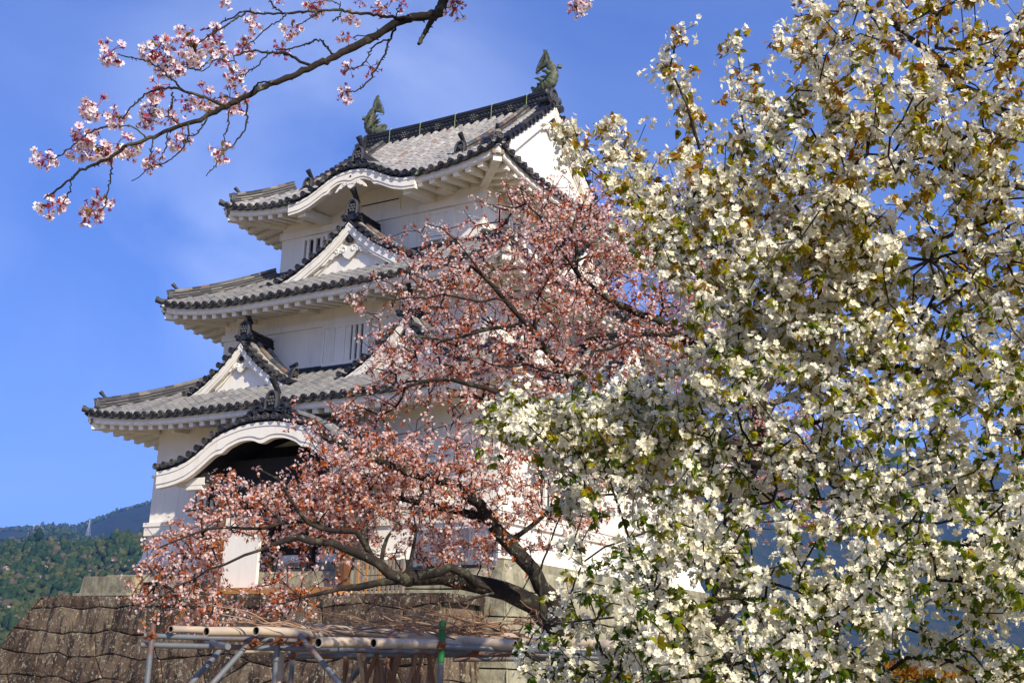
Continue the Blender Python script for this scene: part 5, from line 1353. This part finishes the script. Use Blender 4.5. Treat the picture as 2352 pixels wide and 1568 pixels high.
rA = [(1205, 418), (1125, 450), (1110, 480), (1050, 458), (1070, 520), (950, 497), (1000, 560), (872, 590), (930, 640), (805, 682), (880, 735), (805, 752), (880, 800), (835, 832), (910, 880), (765, 922), (760, 960), (690, 1000), (740, 1040), (1000, 1030), (1250, 1000), (1480, 930), (1600, 880), (1640, 700), (1560, 560), (1480, 460), (1380, 420), (1280, 432)]
rA2 = [(1250, 470), (1400, 440), (1560, 580), (1580, 800), (1480, 900), (1300, 960), (1100, 960), (950, 930), (900, 830), (980, 700), (1080, 600)]
rE = [(1450, 440), (1600, 430), (1700, 480), (1850, 480), (1960, 440), (1990, 560), (1900, 700), (1900, 1000), (2050, 1150), (1990, 1230), (1750, 1200), (1500, 1120), (1430, 1010), (1600, 880)]
d2r = [(rA, 520, 15.8, .6, [([(940, 900), (1130, 900), (1130, 985), (960, 985)], .25)]), (rA2, 330, 15.7, .6, ()), (rE, 520, 16.4, .6, [([(1760, 860), (1840, 860), (1840, 980), (1770, 980)], .3)])]
b2 = at(1665, 1700, 16.4); b2[2] = GZ
pink_tree('pink_cherry_tree', 'upper pink cherry with rusty red leaves in front of the keep, trunk behind white blossom', b2, limbs2, d2r, 51, lambda p, rs: np.clip(rs.normal(.38, .2, len(p)), 0, 1))
# ---- bough of a third cherry hanging over the camera ---------
k = NM('near_petal', .55, .15); c = k.ramp(k.rnd(), [(0, (.86, .62, .64)), (.4, (.90, .78, .77)), (1, (.93, .88, .85))]); k.col(c); k.translucent(c, .40); M['near_petal'] = k.mat
k = NM('red_calyx', .5, .3); c = k.ramp(k.rnd(), [(0, (.20, .012, .03)), (.6, (.40, .03, .06)), (1, (.48, .09, .05))]); k.col(c); k.translucent(c, .25); M['calyx'] = k.mat
k = NM('young_leaf', .5, .3); c = k.ramp(k.rnd(), [(0, (.10, .12, .01)), (.5, (.30, .17, .015)), (1, (.30, .08, .012))]); k.col(c); k.translucent(c, .35); M['young_leaf'] = k.mat
nb = np.random.default_rng(77)
off_r = CAM+_r*1.7-np.array([FW[0], FW[1], 0])*1.6; off_r[2] = GZ
BT = empty('overhanging_cherry_tree', off_r, 'cherry bough with sparse pink blossom clusters hanging into the blue sky over the keep', 'tree')
def N5(x, y): return (62.5+.4519*x, .4519*y)
def npt(x, y, d): return at(*N5(x, y), d)
wood = MB()
def bough(pts, r0, r1, d0, d1, world0=None):
    P = [npt(x, y, d0+(d1-d0)*i/(len(pts)-1)) for i, (x, y) in enumerate(pts)]
    if world0: P = world0+P
    sp = smooth_line(P, max(10, len(P)*5)); sp[1:-1] += nb.normal(0, .0022, (len(sp)-2, 3)); rr = np.linspace(r0, r1, len(sp)); rr *= 1+nb.normal(0, .07, len(sp))
    wood.tube(sp, rr, 9)
    for i in range(2, len(sp)-1):       # bud scars and short spurs
        if nb.uniform() < .35:
            v = nb.normal(size=3); v /= np.linalg.norm(v); wood.tube([sp[i], sp[i]+v*(rr[i]+nb.uniform(.004, .012))], [rr[i]*.55+.001, .0012], 5)
main = [(2120, 0), (2080, 60), (1960, 90), (1870, 120), (1760, 190), (1640, 250), (1540, 300), (1450, 340), (1340, 390), (1230, 430), (1130, 480), (1010, 540), (900, 600), (780, 640), (650, 690), (520, 740), (420, 800), (310, 850), (240, 890), (170, 950), (85, 1010)]
up0 = off_r.copy()
wood.tube(smooth_line([up0-np.array([0, 0, .1]), up0+np.array([0, .05, 1.2]), up0+np.array([-.1, .1, 2.6]), up0+(at(1500, -900, 3.6)-up0)*.6+np.array([0, 0, .5]), at(1500, -900, 3.6), at(1180, -260, 4.2), at(1075, -70, 4.35), npt(2120, 0, 4.4)], 50), np.linspace(.15, .017, 50)[:len(smooth_line([[0, 0, 0]]*8, 50))], 12)
bough(main, .0165, .0026, 4.4, 3.9)
subs = [([(2115, 10), (2110, 60), (2060, 100), (2020, 170), (1990, 225)], .022, .009, 4.4), ([(1960, 90), (1850, 90), (1760, 75), (1650, 65), (1560, 55), (1450, 60), (1330, 65), (1200, 70), (1100, 60), (1020, 100), (960, 130), (880, 155)], .010, .003, 4.32),
        ([(1110, 62), (1060, 100), (1010, 130), (960, 160), (870, 220)], .006, .0028, 4.2), ([(1450, 340), (1350, 290), (1290, 270), (1230, 265), (1140, 260), (1080, 275), (1020, 315)], .009, .003, 4.25), ([(1560, 285), (1520, 235), (1490, 205), (1420, 225), (1330, 250), (1260, 250)], .007, .0028, 4.27),
        ([(1230, 265), (1170, 335), (1100, 380), (1060, 385)], .0045, .0025, 4.2), ([(1870, 130), (1840, 210), (1810, 290), (1770, 360), (1720, 430), (1660, 465), (1620, 462)], .007, .0025, 4.36), ([(1840, 200), (1760, 235), (1720, 310), (1670, 350), (1640, 352)], .005, .0024, 4.34), ([(1960, 92), (1850, 120), (1770, 165), (1660, 190)], .006, .0025, 4.36),
        ([(1010, 540), (900, 495), (800, 465), (720, 445), (640, 460), (590, 490), (540, 540), (480, 600), (450, 590)], .0085, .0026, 4.12), ([(800, 465), (740, 410), (700, 370), (640, 325), (560, 300), (460, 275)], .0055, .0025, 4.07), ([(1110, 500), (1120, 580), (1095, 680), (1030, 750), (985, 790), (960, 840), (910, 895)], .0058, .002, 4.14), ([(1030, 540), (1020, 640), (1000, 700), (985, 790)], .0042, .0022, 4.12),
        ([(915, 600), (870, 670), (840, 690), (800, 690)], .005, .0022, 4.08), ([(820, 630), (820, 700), (790, 750), (740, 800), (680, 835), (620, 860), (530, 920)], .005, .0018, 4.06), ([(715, 670), (700, 760), (670, 820)], .0042, .002, 4.03), ([(645, 695), (630, 770), (615, 850)], .0042, .002, 4.02), ([(610, 705), (540, 650), (470, 640), (440, 650)], .005, .0022, 4.0),
        ([(430, 795), (425, 880), (415, 960), (395, 1040), (370, 1080)], .0048, .0022, 3.97), ([(225, 900), (215, 970), (175, 1040)], .004, .002, 3.93), ([(410, 640), (310, 680), (230, 740), (150, 800), (110, 805)], .0048, .0022, 4.0), ([(740, 470), (735, 540), (720, 580), (780, 640)], .005, .003, 4.07), ([(1130, 480), (1180, 420), (1260, 420)], .006, .0035, 4.15), ([(1330, 66), (1280, 110), (1210, 150), (1150, 210), (1110, 225)], .0045, .0022, 4.2), ([(1470, 62), (1430, 100), (1370, 130)], .004, .0022, 4.25),
        ([(1290, 68), (1250, 30), (1230, 0), (1200, -40)], .005, .003, 4.2), ([(1600, 58), (1580, 90), (1550, 105)], .004, .0025, 4.28), ([(1610, 55), (1560, 10), (1450, 15)], .004, .0022, 4.28), ([(2080, 50), (2150, 40), (2180, 40)], .004, .002, 4.4), ([(1870, 115), (1880, 60), (1900, 20)], .004, .002, 4.36), ([(860, 620), (740, 340), (700, 250), (670, 240)], .0001, .0001, 4.0), ([(940, 290), (880, 350), (800, 340)], .004, .0022, 4.1), ([(1020, 315), (960, 300), (900, 360), (820, 350)], .004, .002, 4.15)]
for pts, r0, r1, d in subs:
    if r0 > .001: bough(pts, r0*.62, max(.0015, r1*.75), d, d-.08)
# a second thin spray far to the right of the first
p0, p1 = at(1392, -40, 4.3), at(1345, 12, 4.3)
wood.tube(smooth_line([at(1500, -900, 3.6), at(1470, -300, 4.1), at(1410, -80, 4.3), p0, p1], 24), np.linspace(.012, .002, len(smooth_line([[0, 0, 0]]*5, 24))), 6)
wo = wood.build('bough', M['bark'], BT, smooth=True)
ft = flower_template(.45)
def cluster_mesh(seed, nfl, nst):
    """an umbel: flowers on red stalks from one bud, some already bare red stars, a few folded leaves"""
    rs = np.random.default_rng(seed); mb = MB()
    for q in range(nfl+nst):
        d = rs.normal(size=3)+np.array([0, 0, -.35]); d /= np.linalg.norm(d); ln = rs.uniform(.024, .040); e = d*ln
        mid = e*.5+np.array([0, 0, .004]); mb.tube([(0, 0, 0), mid, e], [.0010, .0009, .0012], 4, rnd=rs.uniform(0, .8), mat=1)
        mb.tube([e*.86, e+d*.006], [.0016, .0026], 6, rnd=rs.uniform(0, .6), mat=1)
        N = (d+rs.normal(0, .3, 3))[None]; fr = frames(N, rs); c = e+d*.005
        sv, sf, _ = star_template(.15); V, F = instance(sv*np.array([1, 1, -1.0 if q < nfl else 1]), sf, c[None], fr, np.array([.0085])); mb.add(V, [tuple(f) for f in F], rnd=rs.uniform(.2, 1), mat=1)
        if q < nfl:
            tv, tf, kd = ft; V, F = instance(tv, tf, c[None], fr, np.array([rs.uniform(.014, .019)]))
            base = rs.uniform()
            for f, k_ in zip(F, np.tile(kd, 1)):
                mb.f.append([mb.n+i for i in f]); mb.r.append(float(np.clip(base+rs.normal(0, .08), 0, 1)) if k_ == 0 else .3); mb.m.append(0 if k_ == 0 else 1)
            mb.v.append(V); mb.n += len(V)
            for z in range(6):
                a = rs.uniform(0, 6.28); h = fr[0][2]*.011+(fr[0][0]*math.cos(a)+fr[0][1]*math.sin(a))*.005; mb.tube([c, c+h], .00045, 3, rnd=.9, mat=1, cap=False)
    for q in range(int(rs.integers(1, 4))):
        d = rs.normal(size=(1, 3)); d /= np.linalg.norm(d); X = np.cross(d, rs.normal(size=(1, 3))); X /= np.linalg.norm(X); V, F = instance(LEAF_V, LEAF_F, np.zeros((1, 3)), np.stack([X, d, np.cross(X, d)], 1), np.array([rs.uniform(.016, .030)])); mb.add(V, [tuple(f) for f in F], rnd=rs.uniform(), mat=2)
    o = mb.build('blossom_cluster', [M['near_petal'], M['calyx'], M['young_leaf']], BT, smooth=False); return o
protos = [cluster_mesh(200+i, nf, ns) for i, (nf, ns) in enumerate(((9, 1), (7, 3), (6, 4), (10, 1), (3, 8), (1, 9)))]
spots = [(430, 260, 60), (400, 245, 50), (670, 240, 75), (640, 255, 60), (715, 255, 50), (800, 180, 55, 1), (835, 190, 45, 1), (710, 360, 60), (700, 330, 50), (860, 270, 65), (840, 250, 60), (900, 240, 50), (760, 320, 45), (770, 330, 50), (960, 200, 60), (940, 170, 50), (990, 300, 50), (980, 250, 60), (1110, 230, 55), (1110, 260, 45), (1140, 120, 48), (1150, 100, 40), (1050, 370, 55), (1060, 400, 45), (670, 440, 55, 1), (640, 470, 40, 1), (800, 510, 45, 1), (820, 560, 35), (930, 510, 60), (900, 490, 55), (1060, 510, 60, 1), (1030, 495, 55, 1), (1085, 500, 50, 1), (350, 550, 60), (330, 575, 50), (440, 590, 55), (430, 610, 50), (620, 580, 65), (600, 600, 55), (650, 540, 50), (720, 600, 45), (740, 580, 45, 1),
         (270, 680, 50, 1), (290, 720, 60), (260, 750, 55), (330, 750, 60), (380, 740, 60), (400, 770, 50), (450, 790, 55), (460, 730, 50), (530, 740, 50), (520, 780, 45), (100, 800, 55), (80, 815, 45), (780, 710, 50), (760, 720, 45), (630, 800, 45), (650, 820, 40, 1), (620, 850, 35), (995, 750, 55), (985, 775, 45), (130, 1035, 65), (105, 1045, 50), (170, 1045, 40), (330, 1070, 60), (300, 1090, 50), (390, 1020, 50), (350, 1030, 55), (1280, 245, 45, 1), (1300, 265, 40, 1), (1350, 140, 50, 1), (1345, 175, 35), (1450, 20, 60), (1470, 35, 50, 1), (1650, 110, 40), (1640, 80, 35), (1625, 190, 45, 1), (1635, 350, 50, 1), (1745, 345, 50, 1), (1610, 465, 45, 1), (1610, 490, 40), (1800, 50, 50, 1), (1830, 40, 40, 1), (1900, 20, 40, 1), (2180, 45, 55), (2190, 20, 45, 1), (1010, 0, 40), (1690, 0, 35, 1), (1285, 0, 25, 1)]
used = set()
def put(p, size, bare):
    k_ = int(nb.integers(4, 6)) if bare and nb.uniform() < .75 else int(nb.integers(0, 4))
    if k_ in used:
        o = protos[k_].copy(); COL.objects.link(o)
    else: o = protos[k_]; used.add(k_)
    o.parent = BT; o.matrix_parent_inverse = Matrix.Translation(-Vector(off_r)); o.location = p; o.rotation_euler = (nb.normal(0, .5), nb.normal(0, .5), nb.uniform(0, 6.28)); s_ = size/50*.92; o.scale = (s_, s_, s_)
for s_ in spots:
    put(npt(s_[0], s_[1], 4.05+.3*min(1, s_[0]/1500)+nb.normal(0, .03)), s_[2], len(s_) > 3)
for q in range(4): put(at(1322+q*8, 22-q*8, 4.3), 42, False)

# ---- clipped hedge low on the right --------------------------
HD = empty('clipped_hedge', (*at(2150, 1560, 15)[:2], GZ), 'clipped hedge with an orange brown top, low behind the white cherry', 'hedge')
a, b_ = at(1860, 1540, 15.0), at(2700, 1545, 14.0); dh = (b_-a); Lh = np.linalg.norm(dh[:2]); dx = np.array([dh[0], dh[1], 0])/Lh; dy = np.array([-dx[1], dx[0], 0]); hs_ = np.random.default_rng(9)
n = 9000; u_ = hs_.uniform(0, Lh, n); fce = hs_.uniform(size=n); ztop = .20
v_ = np.where(fce < .45, hs_.uniform(-.6, .6, n), -.6+hs_.normal(0, .04, n)); z_ = np.where(fce < .45, ztop+hs_.normal(0, .05, n), hs_.uniform(-1.5, ztop, n))
pos = np.array([a[0], a[1], 0])[None]+dx*u_[:, None]+dy*v_[:, None]+np.array([0, 0, 1.])*z_[:, None]
N = hs_.normal(size=(n, 3)); Y = hs_.normal(size=(n, 3))+np.array([0, 0, .6]); Y /= np.linalg.norm(Y, axis=1)[:, None]; X = np.cross(Y, N); X /= np.linalg.norm(X, axis=1)[:, None]
V, F = instance(LEAF_V, LEAF_F, pos, np.stack([X, Y, np.cross(X, Y)], 1), hs_.uniform(.05, .10, n))
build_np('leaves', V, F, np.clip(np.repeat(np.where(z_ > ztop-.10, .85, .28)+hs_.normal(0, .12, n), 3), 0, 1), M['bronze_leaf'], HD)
mb = MB(); mb.box((a+b_)/2*np.array([1, 1, 0])+np.array([0, 0, -.75])+dy*0, (Lh, 1.05, 1.72), ang=math.atan2(dx[1], dx[0])); mb.build('hedge_core', M['dark'], HD)

# ---- haze ----------------------------------------------------
hz = MB(); c = np.array([0, 0, 340.0]); hz.box((-1500, 2600, 440), (15000, 14000, 1016)); ho = hz.build('haze', [bpy.data.materials.new('haze_air')])
hm = ho.data.materials[0]; hm.use_nodes = True; t_ = hm.node_tree; t_.nodes.clear(); o_ = t_.nodes.new('ShaderNodeOutputMaterial'); pv = t_.nodes.new('ShaderNodeVolumePrincipled')
pv.inputs['Color'].default_value = (.16, .40, 1.0, 1); pv.inputs['Density'].default_value = .00007; pv.inputs['Anisotropy'].default_value = 0.0
t_.links.new(pv.outputs[0], o_.inputs['Volume']); tag(ho, kind='stuff', label='thin blue air between the keep and the far mountains')
